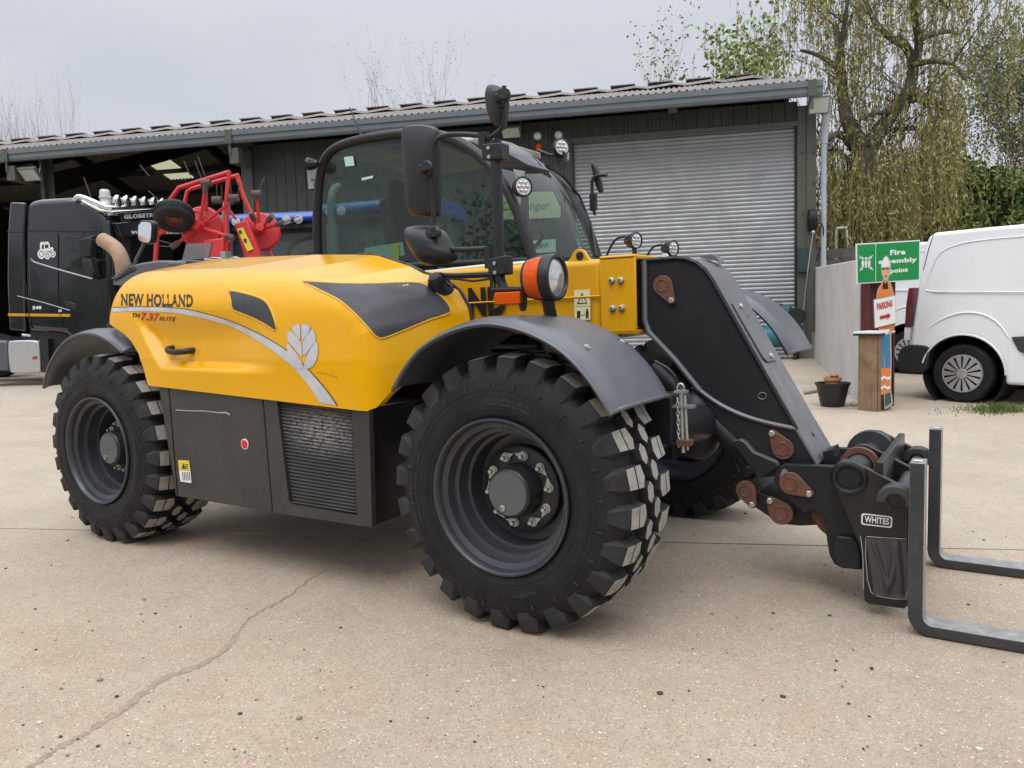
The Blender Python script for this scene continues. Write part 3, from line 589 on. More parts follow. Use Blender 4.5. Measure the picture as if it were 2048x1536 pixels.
def surf_patch(poly_px,off,step=6.0,name=None):
    # fill a photo outline with a fine mesh that lies on the cover
    P2=V(poly_px); lo,hi=P2.min(0),P2.max(0); n=len(P2)
    def inside(q):
        c=False
        for i in range(n):
            a,bb=P2[i],P2[i-1]
            if (a[1]>q[1])!=(bb[1]>q[1]) and q[0]<(bb[0]-a[0])*(q[1]-a[1])/(bb[1]-a[1])+a[0]: c=not c
        return c
    def edged(q): 
        best=9e9
        for i in range(n):
            a,bb=P2[i],P2[(i+1)%n]; t=np.clip(((q-a)@(bb-a))/((bb-a)@(bb-a)+1e-9),0,1); best=min(best,np.linalg.norm(q-a-t*(bb-a)))
        return best
    pts=[tuple(p) for p in P2]; 
    for gx in np.arange(lo[0]+step/2,hi[0],step):
        for gy in np.arange(lo[1]+step/2,hi[1],step):
            q=V([gx,gy])
            if inside(q) and edged(q)>step*.4: pts.append((gx,gy))
    r=geometry.delaunay_2d_cdt([Vector(p) for p in pts],[(i,(i+1)%n) for i in range(n)],[list(range(n))],1,1e-4)
    vv=V([tuple(v) for v in r[0]]); H=hood_hit_pix(vv); Nn=hood_nrm(H)
    return H+Nn*off,[tuple(f) for f in r[2]],H,Nn
def zpt(pts,ox,oy,s): return [(ox+a/s,oy+c/s) for a,c in pts]
def densify(poly,step=5):
    P=[V(p) for p in poly]; out=[]
    for i in range(len(P)):
        a,c=P[i],P[(i+1)%len(P)]; k=max(1,int(np.linalg.norm(c-a)/step)); out+= [a+(c-a)*j/k for j in range(k)]
    return out
vent=chaikin(zpt([(105,512),(330,556),(480,600),(575,645),(625,705),(685,835),(742,1058),(600,962),(450,880),(300,820),(182,778),(155,738),(138,620)],440,500,6.4),1,True)
dark=chaikin([(604,564),(616,563),(645,565),(680,567),(742,568),(805,565),(834,565),(853,571),(868,581),(886,596),(899,612),(902,623),(896,629),(860,639),(805,662),(770,676),(761,677.5),(750,672),(739,659),(719,636),(696,614),(680,601),(659,590),(630,576)],1,True)
for nm,poly in (('vent_inset',vent),('top_inset',dark)):
    poly=densify(poly,5); v,f,_,_=surf_patch(poly,.0035,9)
    B().add(v,f).o(nm,M['inset'],hood,ang=60)
    H=hood_hit_pix(V(poly)); Nn=hood_nrm(H); B().tube(list(H-Nn*.0015),.0065,8,closed=True).o('inset_rim',M['yellow'],hood,ang=80)
# stripe
up=[(226,616),(274,614),(336,615),(383,620),(430,632.5),(469,645),(518,667),(562,693),(585,710),(616,738),(630,754),(654,781),(674,811)]
dn=[(226,624),(274,622),(321,623),(367,628),(414,637.5),(461,652),(487,664),(534,692),(565,715.6),(590,738),(611.5,763),(625.6,781),(638,804.5)]
U=resample(chaikin(up,2),70); D_=resample(chaikin(dn,2),70)
def strip(a,c,off,name,m,nn=3):
    Pg=[]
    for k in range(nn+1):
        H=hood_hit_pix(a*(1-k/nn)+c*k/nn); Pg.append(list(H+hood_nrm(H)*off))
    return B().grid(Pg).o(name,m,hood,ang=60)
strip(U,D_,.0022,'stripe',M['silver'])
d=(U-D_); d/=np.linalg.norm(d,axis=1)[:,None]; wd=np.linspace(1.3,3.0,70)[:,None]
strip(U+d*wd,U,.0028,'stripe_edge',M['decalblack'],1)
# lettering on the cover
def hood_text(s,bl,br,tr,tl,m,name,bold=.03,slant=0,off=.002):
    v,f=text_mesh(s,bold); bl,br,tr,tl=map(V,(bl,br,tr,tl))
    px=V([(bl*(1-x)+br*x)*(1-y)+(tl*(1-x)+tr*x)*y+(br-bl)*slant*y for x,y in v]); H=hood_hit_pix(px); return B().add(H+hood_nrm(H)*off,f).o(name,m,hood,ang=0)
hood_text('NEW HOLLAND',(242.5,611.5),(386,614.5),(386.5,589),(242.5,587),M['decalblack'],'lettering',.034)
hood_text('TH',(263,634),(278,635.5),(280,627),(265,626),M['decalblack'],'lettering',.03)
hood_text('7.37',(281,640),(317,642.5),(320,627),(284,625),M['decalred'],'lettering',.035)
hood_text('ELITE',(319,640),(350,642.5),(352.5,634.5),(321,633.5),M['decalblack'],'lettering',.015)
leafs=[[(155,105),(200,72),(262,55),(266,236),(246,238)],[(288,55),(350,62),(405,95),(312,242),(290,240)],
 [(140,138),(112,190),(106,265),(180,340),(255,440),(283,466),(277,300),(246,250)],[(412,122),(452,180),(463,255),(400,340),(308,470),(302,300),(330,238)],
 [(104,298),(105,370),(118,480),(160,565),(225,612),(302,606),(270,520),(185,395)],[(472,268),(487,350),(482,470),(442,565),(385,610),(322,604),(327,540),(380,400)]]
for lf in leafs:
    c_=V(lf).mean(0); lf=[tuple(c_+(V(q)-c_)*1.10) for q in lf]; v,f,_,_=surf_patch(chaikin(zpt(lf,560,640,6.4),1,True),.0042,12); B().add(v,f).o('emblem_leaf',M['silver'],hood,ang=60)
# scratches
for pts,wd in (([(606,756),(616,752)],1.4),([(634,745),(655,748),(676,755)],.45)):
    P=resample(pts,8); nrm=np.gradient(P,axis=0); nrm=np.stack([-nrm[:,1],nrm[:,0]],1); nrm/=np.linalg.norm(nrm,axis=1)[:,None]
    strip(P+nrm*wd,P-nrm*wd,.0016,'scratch',mat('scuff_brown',(.30,.14,.03),.7),1)
# grab handle
hp=hood_hit_pix([(346,700),(388,702)]); 
h=[hp[0]+V([0,.01,.012]),hp[0]+V([0,-.035,.008]),hp[0]+V([.03,-.05,-.004]),lerp(hp[0],hp[1],.5)+V([0,-.055,-.008]),hp[1]+V([-.02,-.05,.0]),hp[1]+V([0,.01,.004])]
B().tube(chaikin(h,2),.017,10).o('grab_handle',M['trim'],hood,ang=50)
# ---- lower body panels
b=B(); Yp=-1.05
def py(l,Y): return [PY(a,c,Y) for a,c in l]
ch=B(); ch.prism(py([(318,772),(355,991),(745,1053),(735,815)],Yp+.034),(0,.43,0)); ch.o('lower_body',M['blackpaint'],TH,bev=.006)
B().prism(py([(317,772),(336,774),(354,992),(352,993)],Yp),(0,.02,0)).o('edge_panel',M['panel'],TH,bev=.004)
B().prism(py([(338,774),(523.5,790),(544,1024),(356,993)],Yp-.002),(0,.025,0)).o('side_panel',M['panel'],TH,bev=.005)
gq=[(553,796),(578,1003),(586,1010),(714,1030),(703,818)]
# grille frame as four bars round the opening
o_=[(526.5,791),(546.5,1025),(744,1055),(738,822)]
fr=B()
for q in ([o_[0],o_[1],(586,1010),(578,1003),(553,796)],[o_[1],o_[2],(714,1030),(586,1010)],[o_[2],o_[3],(703,818),(714,1030)],[o_[3],o_[0],(553,796),(703,818)]):
    fr.prism(py(q,Yp-.002),(0,.03,0))
gf=fr.o('grille_panel',M['panel'],TH)
B().prism(py(gq,Yp+.022),(0,.006,0)).o('grille_mesh',M['grille'],gf)
q=[V(PY(*p_,Yp+.014)) for p_ in ((554,798),(585,1008),(714,1029),(703,819))]
for k in range(30):
    t=(k+.5)/30; a=lerp(q[0],q[1],t); c=lerp(q[3],q[2],t)
    B().tube([a+V([.004,.003,0]),c-V([.004,-.003,0])],.0048,4).o('grille_slat',M['grille'],gf,ang=0)
# reflector, labels, chalk mark
rc=PY(490,888,Yp-.004); B().lathe([(0,.008),(.020,.008),(.0235,.006),(.0235,0)],rc,(0,-1,0),24).o('red_reflector',M['redlens'],TH)
B().lathe([(.0235,.003),(.029,.003),(.029,0)],rc,(0,-1,0),24).o('reflector_ring',M['label'],TH)
def quad(b,pts,Y,mi=0): P=py(pts,Y); return b.add(P,[(0,1,2,3)],mi)
lab=quad(B(),[(356,920),(378,921),(381,942),(358,939)],Yp-.005).o('warning_label',M['decalyellow'],TH,ang=0)
quad(B(),[(358,940),(381,942.5),(383,966),(361,963)],Yp-.005).o('code_label',M['label'],TH,ang=0)
bb=B(); 
bb.add(py([(363,937),(367,926),(371,938)],Yp-.006),[(0,1,2)]); 
for k in range(3): quad(bb,[(370,928+k*3.5),(376,928.7+k*3.5),(376.3,930.5+k*3.5),(370.2,929.8+k*3.5)],Yp-.006)
for k in range(5): quad(bb,[(364+k*3.4,944),(365.4+k*3.4,944.2),(367+k*3.4,961),(365.6+k*3.4,961)],Yp-.006)
bb.o('label_print',M['decalblack'],TH,ang=0)
ck=[(351,820),(380,821.5),(410,822),(440,825.5),(452,825),(460,829)]; P=resample(ck,14); wv=np.interp(np.arange(14),[0,9,12,13],[1.1,1.0,1.8,2.2])
B().grid([[PY(P[i,0],P[i,1]-wv[i],Yp-.006) for i in range(14)],[PY(P[i,0],P[i,1]+wv[i],Yp-.006) for i in range(14)]]).o('chalk_line',mat('chalk_grey',(.34,.33,.32),.9),TH,ang=0)
# ---- chassis
c=B(); c.box((-1.5,YC,.72),(3.4,.8,.30)); c.box((-1.55,YC,.95),(1.7,1.5,.35)); c.o('chassis',M['blackpaint'],TH,bev=.02)
c=B(); c.box((-2.35,-.30,1.25),(.8,.5,.5)); c.box((-1.6,-.45,1.28),(1.0,.75,.5)); c.box((-2.6,.3,1.2),(.5,.9,.5)); c.o('engine_block',M['black'],TH,bev=.03)
for X in (0,-WB):
    a=B(); a.cyl((X,-.62,HZ),(X,YC*2+.62,HZ),.11,16); a.ball((X,YC,HZ),(.2,.24,.2),8); a.box((X,-.45,HZ),(.2,.22,.3)); a.box((X,YC*2+.45,HZ),(.2,.22,.3)); a.o('axle',M['boomblack'],TH,bev=.01)
# ---- wheels (built at the origin, axis along -y is the outer side)
WH=empty('wheel',(0,-.86,HZ),TH)
t=B(); R0=.548
prof=[(.318,-.215),(.345,-.236),(.40,-.243),(.455,-.238),(.500,-.224),(.530,-.203),(.546,-.175),(R0+.004,-.10),(R0+.006,0),(R0+.004,.10),(.546,.175),(.530,.203),(.500,.224),(.455,.238),(.40,.243),(.345,.236),(.318,.215)]
t.lathe([(r,h) for r,h in prof],(0,0,0),(0,1,0),96)
for rr in (.425,.448,.372): 
    for sg in (-1,1):
        hh=sg*float(np.interp(rr,[.318,.345,.40,.455,.5],[.215,.236,.243,.238,.224])); t.tube([V([rr*math.cos(a),hh,rr*math.sin(a)]) for a in np.linspace(0,2*math.pi,97)[:-1]],.0028,4,closed=True)
NL=24; RT=.592
def cyp(r,th,y): return V([r*math.cos(th),y,r*math.sin(th)])
def block(base,top,rb,rt,jit=0):
    n=len(base); Pb=[cyp(rb[i] if hasattr(rb,'__len__') else rb,a,y) for i,(a,y) in enumerate(base)]; Pt=[cyp(rt[i] if hasattr(rt,'__len__') else rt,a,y) for i,(a,y) in enumerate(top)]
    t.add(Pb+Pt,[tuple(n+i for i in range(n))],1); o=len(t.v)-2*n
    t.f+= [(o+i,o+(i+1)%n,o+n+(i+1)%n,o+n+i) for i in range(n)]; t.m+= [2]*n
dth=2*math.pi/NL
for k in range(NL):
    for sg in (-1,1):
        th=k*dth+(0 if sg<0 else dth*.5); j=random.uniform(-.006,.006)
        # shoulder block: long, turning down onto the sidewall
        h=.030/.59*1.62
        base=[(th-h*1.05,.206),(th-h*1.2,.085),(th-h*.2,.062),(th+h*1.1,.082),(th+h*1.2,.206)]
        top=[(th-h*.80,.200),(th-h*.95,.094),(th-h*.15,.072),(th+h*.9,.090),(th+h*.92,.200)]
        base=[(a,sg*y) for a,y in base]; top=[(a,sg*y) for a,y in top]
        rt=[RT-.010,RT+j*.3,RT,RT,RT-.010]
        ym_=.142; g_=.003
        def cuty(pl,lo_): return [(a,min(max(y,ym_+g_),9)) if lo_ else (a,min(y,ym_-g_)) for a,y in pl]
        sgn=lambda pl:[(a,sg*y) for a,y in pl]
        bb0=[(a,abs(y)) for a,y in base]; tt0=[(a,abs(y)) for a,y in top]
        q0=[(th-h*1.12,ym_),(th+h*1.15,ym_)]; q1=[(th-h*.88,ym_),(th+h*.92,ym_)]
        block(sgn([bb0[0],(q0[0][0],ym_+g_),(q0[1][0],ym_+g_),bb0[4]]),sgn([tt0[0],(q1[0][0],ym_+g_),(q1[1][0],ym_+g_),tt0[4]]),[.525,.545,.545,.525],[RT-.010,RT-.001,RT-.001,RT-.010])
        block(sgn([(q0[0][0],ym_-g_),bb0[1],bb0[2],bb0[3],(q0[1][0],ym_-g_)]),sgn([(q1[0][0],ym_-g_),tt0[1],tt0[2],tt0[3],(q1[1][0],ym_-g_)]),.545,RT+j*.3)
        # buttress down the sidewall
        bb=[(th-h*1.05,.200,.535),(th+h*1.15,.200,.535),(th+h*.75,.226,.487),(th-h*.7,.226,.487)]
        bt=[(th-h*.82,.203,RT-.012),(th+h*.94,.203,RT-.012),(th+h*.6,.2300,.500),(th-h*.55,.2300,.500)]
        t.add([cyp(r,a,sg*y) for a,y,r in bb]+[cyp(r,a,sg*y) for a,y,r in bt],[(4,5,6,7),(0,1,5,4),(1,2,6,5),(2,3,7,6),(3,0,4,7)],2)
        # small moulded notch between the buttresses
        tm=th+dth*.5; t.add([cyp(.478,tm-.012,sg*.2335),cyp(.478,tm+.012,sg*.2335),cyp(.455,tm+.009,sg*.2405),cyp(.455,tm-.009,sg*.2405),cyp(.483,tm-.01,sg*.239),cyp(.483,tm+.012,sg*.239)],[(0,1,5,4),(4,5,2,3),(1,2,5),(0,4,3)],2)
        # centre hexagon
        tc_=k*dth+(dth*.5 if sg<0 else 0); hx=.053/.59
        hexb=[(tc_-hx,.010),(tc_-hx*.5,-.018+.02),(tc_+hx*.5,.0),(tc_+hx,.018),(tc_+hx*.55,.064),(tc_-hx*.4,.066)]
        cy=.034; hexb=[(tc_+hx*math.cos(q_),cy+.039*math.sin(q_)) for q_ in (0,math.pi/3,2*math.pi/3,math.pi,4*math.pi/3,5*math.pi/3)]
        hext=[(tc_+(a-tc_)*.84,cy+(y-cy)*.84) for a,y in hexb]
        block([(a,sg*y) for a,y in hexb],[(a,sg*y) for a,y in hext],.546,RT+.002+j*.3)
tyre=mkobj('tyre',t.mesh('tyre',[M['rubber'],M['lug'],M['lugdark']],38),WH,local=True,bev=.005,seg=2)
# raised letters on the sidewall
def arc_text(b,s,r0,r1,a0,a1,y,m=0):
    v,f=text_mesh(s,.02,2); b.add([V([(r0+(r1-r0)*q)*math.cos(a0+(a1-a0)*p_),y,(r0+(r1-r0)*q)*math.sin(a0+(a1-a0)*p_)]) for p_,q in v],f,m)
LR=mat('letter_rubber',(.021,.021,.022),.7)
for s_,r0,r1,a0,a1 in (('TUBELESS',.455,.472,3.75,3.2),('460/70 R 24',.430,.446,3.55,2.85),('RADIAL',.385,.418,1.75,1.2),('159 A8',.39,.41,.1,-.25),('MPT',.39,.42,5.2,4.9)):
    b=B(); arc_text(b,s_,r0,r1,a0,a1,-.2425 if r1<.43 else -.2405); mkobj('sidewall_lettering',b.mesh('sidewall_lettering',LR,0),WH,local=True)

r=B(); r.lathe([(.318,-.19),(.333,-.243),(.330,-.249),(.322,-.249),(.312,-.238),(.310,-.212),(.288,-.200),(.286,-.165),(.282,-.155),(.264,-.150),(.262,-.100),(.258,-.090),(.244,-.086),(.243,-.02),(.236,-.006),(.20,.0),(.175,-.012),(.150,-.035),(.11,-.05)],(0,0,0),(0,1,0),72)
r.lathe([(.258,0),(.262,.12),(.29,.18),(.318,.2),(.333,.243),(.318,.19)],(0,0,0),(0,1,0),48)
mkobj('rim',r.mesh('rim',M['rim'],40),WH,local=True)
h=B(); h.lathe([(.19,-.01),(.19,-.055),(.182,-.062),(.118,-.066),(.112,-.09),(.108,-.150),(.102,-.160),(.094,-.163)],(0,0,0),(0,1,0),48); mkobj('hub',h.mesh('hub',M['hub'],40),WH,local=True)
h=B(); h.lathe([(.096,-.160),(.093,-.168),(0.0,-.169)],(0,0,0),(0,1,0),40); mkobj('hub_cover',h.mesh('hub_cover',M['hubface'],40),WH,local=True)
h=B(); h.lathe([(.014,-.168),(.014,-.174),(.010,-.176),(.010,-.170),(0,-.170)],(-.02,0,-.066),(0,1,0),16); mkobj('drain_plug',h.mesh('drain_plug',M['bolt'],40),WH,local=True)
bolt=B(); bolt.lathe([(.017,-.062),(.017,-.082),(.009,-.084),(.009,-.102),(0,-.102)],(0,0,0),(0,1,0),8); bme=bolt.mesh('wheel_nut',M['bolt'],30)
ind=B(); ind.prism([V([.021*math.cos(a),-.066,.021*math.sin(a)]) for a in np.linspace(.6,2*math.pi-.6,14)]+[V([.046,-.066,0])],(0,-.008,0)); ime=ind.mesh('nut_indicator',M['tagtip'],30)
for k in range(10):
    a=2*math.pi*k/10+.2; pos=(.150*math.cos(a),0,.150*math.sin(a)); tgt=2*math.pi*(k+(.5 if k%2==0 else -.5))/10+.2
    o=mkobj('wheel_nut',bme,WH,local=True); o.location=pos
    o=mkobj('nut_indicator',ime,WH,local=True); o.location=pos
    dx=.158*math.cos(tgt)-pos[0]; dz=.158*math.sin(tgt)-pos[2]; o.rotation_euler=(0,-math.atan2(dz,dx),0)
h=B(); h.cyl((.19,-.10,-.175),(.235,-.10,-.215),.024,12); mkobj('valve_guard',h.mesh('valve_guard',M['rim'],40),WH,local=True)
WH.matrix_parent_inverse=WL[TH.name].inverted()
WH.rotation_euler=(0,math.radians(4),0)
w2=copytree(WH,TH); w2.location=(-WB,-.86,HZ); w2.rotation_euler=(0,math.radians(17),0)
w3=copytree(WH,TH); w3.location=(0,2*YC+.86,HZ); w3.rotation_euler=(0,math.radians(9),math.pi)
w4=copytree(WH,TH); w4.location=(-WB,2*YC+.86,HZ); w4.rotation_euler=(0,math.radians(30),math.pi)
# ---- fenders
def fender(name,X,y0,y1,angs,rads,thick=.012,dz=.015):
    n=40; A=np.linspace(math.radians(angs[0]),math.radians(angs[-1]),n); Rr=np.interp(np.degrees(A),angs if angs[0]<angs[1] else angs[::-1],rads) if len(angs)==2 else np.interp(np.degrees(A),sorted(angs),[r_ for _,r_ in sorted(zip(angs,rads))])
    ys=np.linspace(0,1,15); Pg=[]
    for t_,k_ in ((0,1),(thick,-1)):
        pass
    def sec(i,inner):
        row=[]
        for s in ys:
            y=y0+(y1-y0)*s; drop=.030*max(0,(abs(s-.5)*2-.72)/.28)**2
            row.append(V([X+(Rr[i]-drop-inner)*math.cos(A[i]),y,HZ+dz+(Rr[i]-drop-inner)*math.sin(A[i])]))
        return row
    outer=[sec(i,0) for i in range(n)]; inn=[sec(i,thick)[::-1] for i in range(n)]
    b=B(); b.grid([outer[i]+inn[i]+[outer[i][0]] for i in range(n)]); 
    for i in (0,n-1):
        for j in range(len(ys)-1):
            a,c,d,e=outer[i][j],outer[i][j+1],inn[i][len(ys)-2-j],inn[i][len(ys)-1-j]; b.add([a,c,d,e],[(0,1,2,3)])
    o=b.o(name,M['plastic'],TH,ang=50)
    edge=[outer[0][j] for j in range(len(ys))][::-1]+[outer[i][0] for i in range(n)]+[outer[-1][j] for j in range(len(ys))]
    lip=B(); lip.tube([p_ for p_ in ([outer[0][j] for j in range(len(ys))][::-1]+[outer[i][0] for i in range(1,n)]+[outer[-1][j] for j in range(1,len(ys))])],.010,6); lip.o('fender_lip',M['plastic'],o,ang=60)
    return o
ff=fender('front_fender',0,-1.14,-.55,[34,60,90,120,140],[.675,.715,.735,.725,.69])
for p_ in ((1174,694),(1245,683)):
    # bolts sit on the fender skin
    best=None
    for Y in np.linspace(-1.1,-.6,51):
        P=PY(*p_,Y); rr=math.hypot(P[0],P[2]-HZ-.015); e=abs(rr-np.interp(math.degrees(math.atan2(P[2]-HZ,P[0])),[34,60,90],[.675,.715,.735]))
        if best is None or e<best[0]: best=(e,P)
    P=best[1]; n_=V([P[0],0,P[2]-HZ]); n_/=np.linalg.norm(n_); bl=B(); bl.lathe([(.014,-.004),(.014,.004),(.008,.006),(.007,.010),(0,.010)],P,n_,14); bl.o('fender_bolt',M['bolt'],ff)
fender('front_fender',.15,2*YC+.55,2*YC+1.14,[30,62,90,120,140],[.68,.735,.74,.72,.68],dz=.15)
fender('rear_fender',-WB,-1.08,-.5,[62,85,110,135,149],[.70,.73,.75,.745,.73])
fender('rear_fender',-WB,2*YC+.5,2*YC+1.08,[50,85,110,135,150],[.72,.75,.76,.75,.72])
# rear cover behind the engine lid, exhaust, tail mirror
def pyp(l,Y): return [PY(a,c,Y) for a,c in l]
b=B(); b.prism(chaikin(pyp([(222,575),(228,552),(262,528),(336,518),(344,530),(330,560)],-.62),1,True),(0,.75,0)); rcv=b.o('intake_cover',M['plastic'],TH,bev=.02)
for k in range(9):
    a=lerp(PY(224,556,-.625),PY(262,527,-.625),k/8); c=lerp(PY(232,560,-.625),PY(270,540,-.625),k/8); B().tube([a,c],.007,5).o('intake_rib',M['trim'],rcv)
B().prism(chaikin(pyp([(326,540),(344,522),(372,518),(420,526),(440,540),(430,560)],-.5),1,True),(0,.6,0)).o('bonnet_top',M['blackpaint'],TH,bev=.02)
ex=[PY(248,560,-.35),PY(246,525,-.35),PY(235,500,-.35),PY(218,487,-.35),PY(206,480,-.35)]
B().tube(chaikin(ex,2),[.050]*3+[.055]*100 if False else .055,14).o('exhaust_pipe',M['exhaust'],TH,ang=50)
mp=PY(289,462,-.2); mb=B(); mo=[(274,440),(303,440),(306,452),(303,484),(296,489),(280,486),(273,476)]
mm_=B(); mm_.prism(chaikin(pyp(mo,-.2),1,True),(0,.05,0)); tmr=mm_.o('tail_mirror',M['trim'],TH,bev=.012)
R_=B(); P=chaikin(pyp([(277,444),(301,444),(303,453),(301,481),(295,486),(281,483),(276,474)],-.204),1,True); R_.add(P,[tuple(range(len(P)))]); R_.o('mirror_glass',M['mirror'],tmr,ang=0)
B().tube([PY(289,486,-.18),PY(272,520,-.2),PY(268,540,-.2)],.012,8).o('mirror_stay',M['boomgrey'],tmr)
# far side rear window of the load screen and hose fittings on the rear cover
B().prism(pyp([(372,488),(423,485),(416,517),(364,520)],.2),(0,.02,0)).o('tail_window',glass('smoked_glass',(.55,.53,.48),dust=.25),TH)
b=B(); b.tube(pyp([(408,523),(425,516),(440,517),(447,524)],-.3),.008,6); b.tube(pyp([(410,519),(428,521),(452,520)],-.3),.009,6); b.box(PY(452,515,-.3),(.05,.05,.08)); b.tube(pyp([(452,522),(470,515),(490,521)],-.3),.010,6); b.o('hose_fitting',M['bolt'],TH)
# ---- boom
YB0,YB1=-.09,.41
bm_=empty('boom',(0,YC,1.4),TH)
b=B(); b.prism(pyp([(500,500),(1205,519),(1205,672),(700,700)],YB0+.02),(0,YB1-YB0-.04,0)) if False else None
zt=PY(1120,520,YB0)[2]; zb_=PY(1235,668,YB0)[2]; xf=PY(1268,590,YB0)[0]; xc=PY(1203,590,YB0)[0]
b=B(); b.box(((-2.35+xc)/2,(YB0+YB1)/2,(zt+zb_)/2),(xc+2.35,YB1-YB0-.02,zt-zb_-.012)); bo=b.o('outer_boom',M['boomyellow'],bm_,bev=.035,seg=4)
b=B()
for (y0,y1,z0,z1) in ((YB0,YB0+.02,zb_,zt),(YB1-.02,YB1,zb_,zt),(YB0,YB1,zt-.022,zt+.004),(YB0,YB1,zb_-.004,zb_+.02)):
    b.box(((xc+xf)/2,(y0+y1)/2,(z0+z1)/2),(xf-xc+.02,y1-y0,z1-z0))
b.o('boom_collar',M['boomyellow'],bm_,bev=.008)
b=B(); b.tube([PY(870,610,YB0-.002),PY(1200,592,YB0-.002)],.006,6); b.o('weld_seam',M['boomyellow'],bm_)
b=B()
for p_ in ((1224,561),(1242,561),(1226,617),(1244,616)):
    P=PY(*p_,YB0-.001); b.lathe([(.019,-.002),(.019,.008),(.014,.010),(.014,.018),(.010,.022),(.006,.022),(.006,.012),(0,.012)],P,(0,-1,0),6)
b.os('boom_bolt',M['bolt'],bm_)
# lettering on the boom (mostly behind the engine cover)
zT=PY(940,575,YB0)[2]; zB=PY(985,632,YB0)[2]; xR=PY(1012,600,YB0)[0]; wL=1.25
t_=B(); text_quad(t_,'NEW HOLLAND',(xR-wL,YB0-.003,zB),(xR,YB0-.003,zB),(xR,YB0-.003,zT),(xR-wL,YB0-.003,zT),bold=.06); t_.o('lettering',M['decalblack'],bm_,ang=0)
# warning label on the boom
def qd(b,pts,Y,mi=0): P=pyp(pts,Y); return b.add(P,[tuple(range(len(P)))],mi)
lb=qd(B(),[(1148,580),(1180,579),(1181,640),(1149,640)],YB0-.003).o('warning_label',M['labelpale'],bm_,ang=0)
l2=B(); tri=[(1164,585),(1175,607),(1153.5,608)]; tin=[(1164,588.5),(1172.5,605.5),(1156.5,606)]
for i in range(3): qd(l2,[tri[i],tri[(i+1)%3],tin[(i+1)%3],tin[i]],YB0-.0045)
qd(l2,[(1163.3,593),(1165,593),(1164.8,600),(1163.6,600)],YB0-.0045); qd(l2,[(1163.4,601.5),(1165,601.5),(1165,603.5),(1163.4,603.5)],YB0-.0045); qd(l2,[(1149,612),(1181,612),(1181,612.6),(1149,612.6)],YB0-.0045)
qd(l2,[(1154,622),(1160.5,622),(1160.5,636),(1154,636)],YB0-.0045); qd(l2,[(1171.5,622),(1177,622),(1177,637),(1175,637),(1174.8,630),(1173.6,637),(1171.8,637)],YB0-.0045)
c_=[(1174.2+2*math.cos(a),619.3+2.2*math.sin(a)) for a in np.linspace(0,2*math.pi,10)[:-1]]; qd(l2,c_,YB0-.0045); qd(l2,[(1162,629.5),(1170,629.3),(1170,630.5),(1162,630.7)],YB0-.0045)
l2.o('label_print',M['decalblack'],lb,ang=0)
# lifting eye
e=[(1128,527),(1140,518),(1147,503),(1153,498.5),(1161,498),(1168,502),(1174,514),(1187,526)]
eb=B(); Pe=chaikin(pyp(e,YB0+.03),1); n_=len(Pe); c0=PY(1160,512,YB0+.03); hole=[c0+V([.023*math.cos(a),0,.026*math.sin(a)]) for a in np.linspace(0,2*math.pi,17)[:-1]]
eb.prism(Pe,(0,.03,0)); ey=eb.o('lifting_eye',M['boomyellow'],bm_,bev=.004)
B().lathe([(.022,-.004),(.0,-.004)],c0,(0,1,0),16).o('eye_hole',M['black'],ey)
# inner boom and cranked boom head
YH0,YH1=-.035,.365
B().box((.2,(YH0+YH1)/2,(zt+zb_)/2),(.5,YH1-YH0-.03,zt-zb_-.07)).o('inner_boom',M['boomblack'],bm_,bev=.01)
head=[(1286,519),(1354,514),(1373,516),(1393,524),(1410,538),(1424,558),(1516,721),(1593,857),(1636,930),(1600,950),(1514,956),(1465,882),(1420,820),(1350,720),(1296,667),(1287,644)]
hp_=pyp(head,YH0); b=B(); b.prism(hp_,(0,YH1-YH0,0),mi=0,mside=1)
hd=b.o('boom_head',[M['boomblack'],M['boomgrey']],bm_,bev=.004,ang=30)
top=pyp([(1288,521),(1354,516),(1373,518),(1393,526),(1410,540),(1424,560),(1516,723),(1593,859)],YH0-.004)
B().tube(top,.012,6).o('edge_flange',M['boomblack'],hd); B().tube(pyp([(1289,521),(1290,640),(1298,664),(1350,719),(1400,781)],YH0-.006),.014,6).o('edge_flange',M['boomgrey'],hd)
B().tube(chaikin(pyp([(1398,779),(1425,800),(1460,820),(1500,836),(1545,848),(1592,857)],YH0-.006),2),.011,6).o('weld_bar',M['boomgrey'],hd)
B().tube(pyp([(1592,857),(1634,928)],YH0-.006),.009,6).o('edge_flange',M['boomgrey'],hd)
# cover plate bolted on the sloping face
def onface(a,c_,t,s,off=0):   # a,c_: near edge end points (3D), t along, s across
    P=lerp(a,c_,t); P=P+V([0,s,0]); d=c_-a; nn=V([-d[2],0,d[0]]); nn/=np.linalg.norm(nn); nn=nn if nn[2]>0 else -nn; return P+nn*off
A_,C_=hp_[5],hp_[7]
pl=[onface(A_,C_,.17,.08,.002),onface(A_,C_,.55,.08,.002),onface(A_,C_,.58,.11,.002),onface(A_,C_,.585,.28,.002),onface(A_,C_,.17,.28,.002)]
nn=onface(A_,C_,.3,.1,1)-onface(A_,C_,.3,.1,0); b=B(); b.prism(pl,nn*.008); cp=b.o('cover_plate',M['boomblack'] if False else M['boomgrey'],hd,bev=.003)
for t,s in ((.20,.17),(.55,.20)): b=B(); b.lathe([(.015,0),(.015,.006),(.010,.012),(0,.013)],onface(A_,C_,t,s,.011),nn,10); b.o('plate_bolt',M['bolt'],cp)
b=B(); b.lathe([(.007,0),(0,0)],onface(A_,C_,.27,.2,.0115),nn,10); b.o('plate_hole',M['black'],cp,ang=0)
b=B(); b.lathe([(.012,0),(0,0)],onface(hp_[7],hp_[8],.35,.2,.0025),nn,10); b.o('plate_hole',M['black'],hd,ang=0)
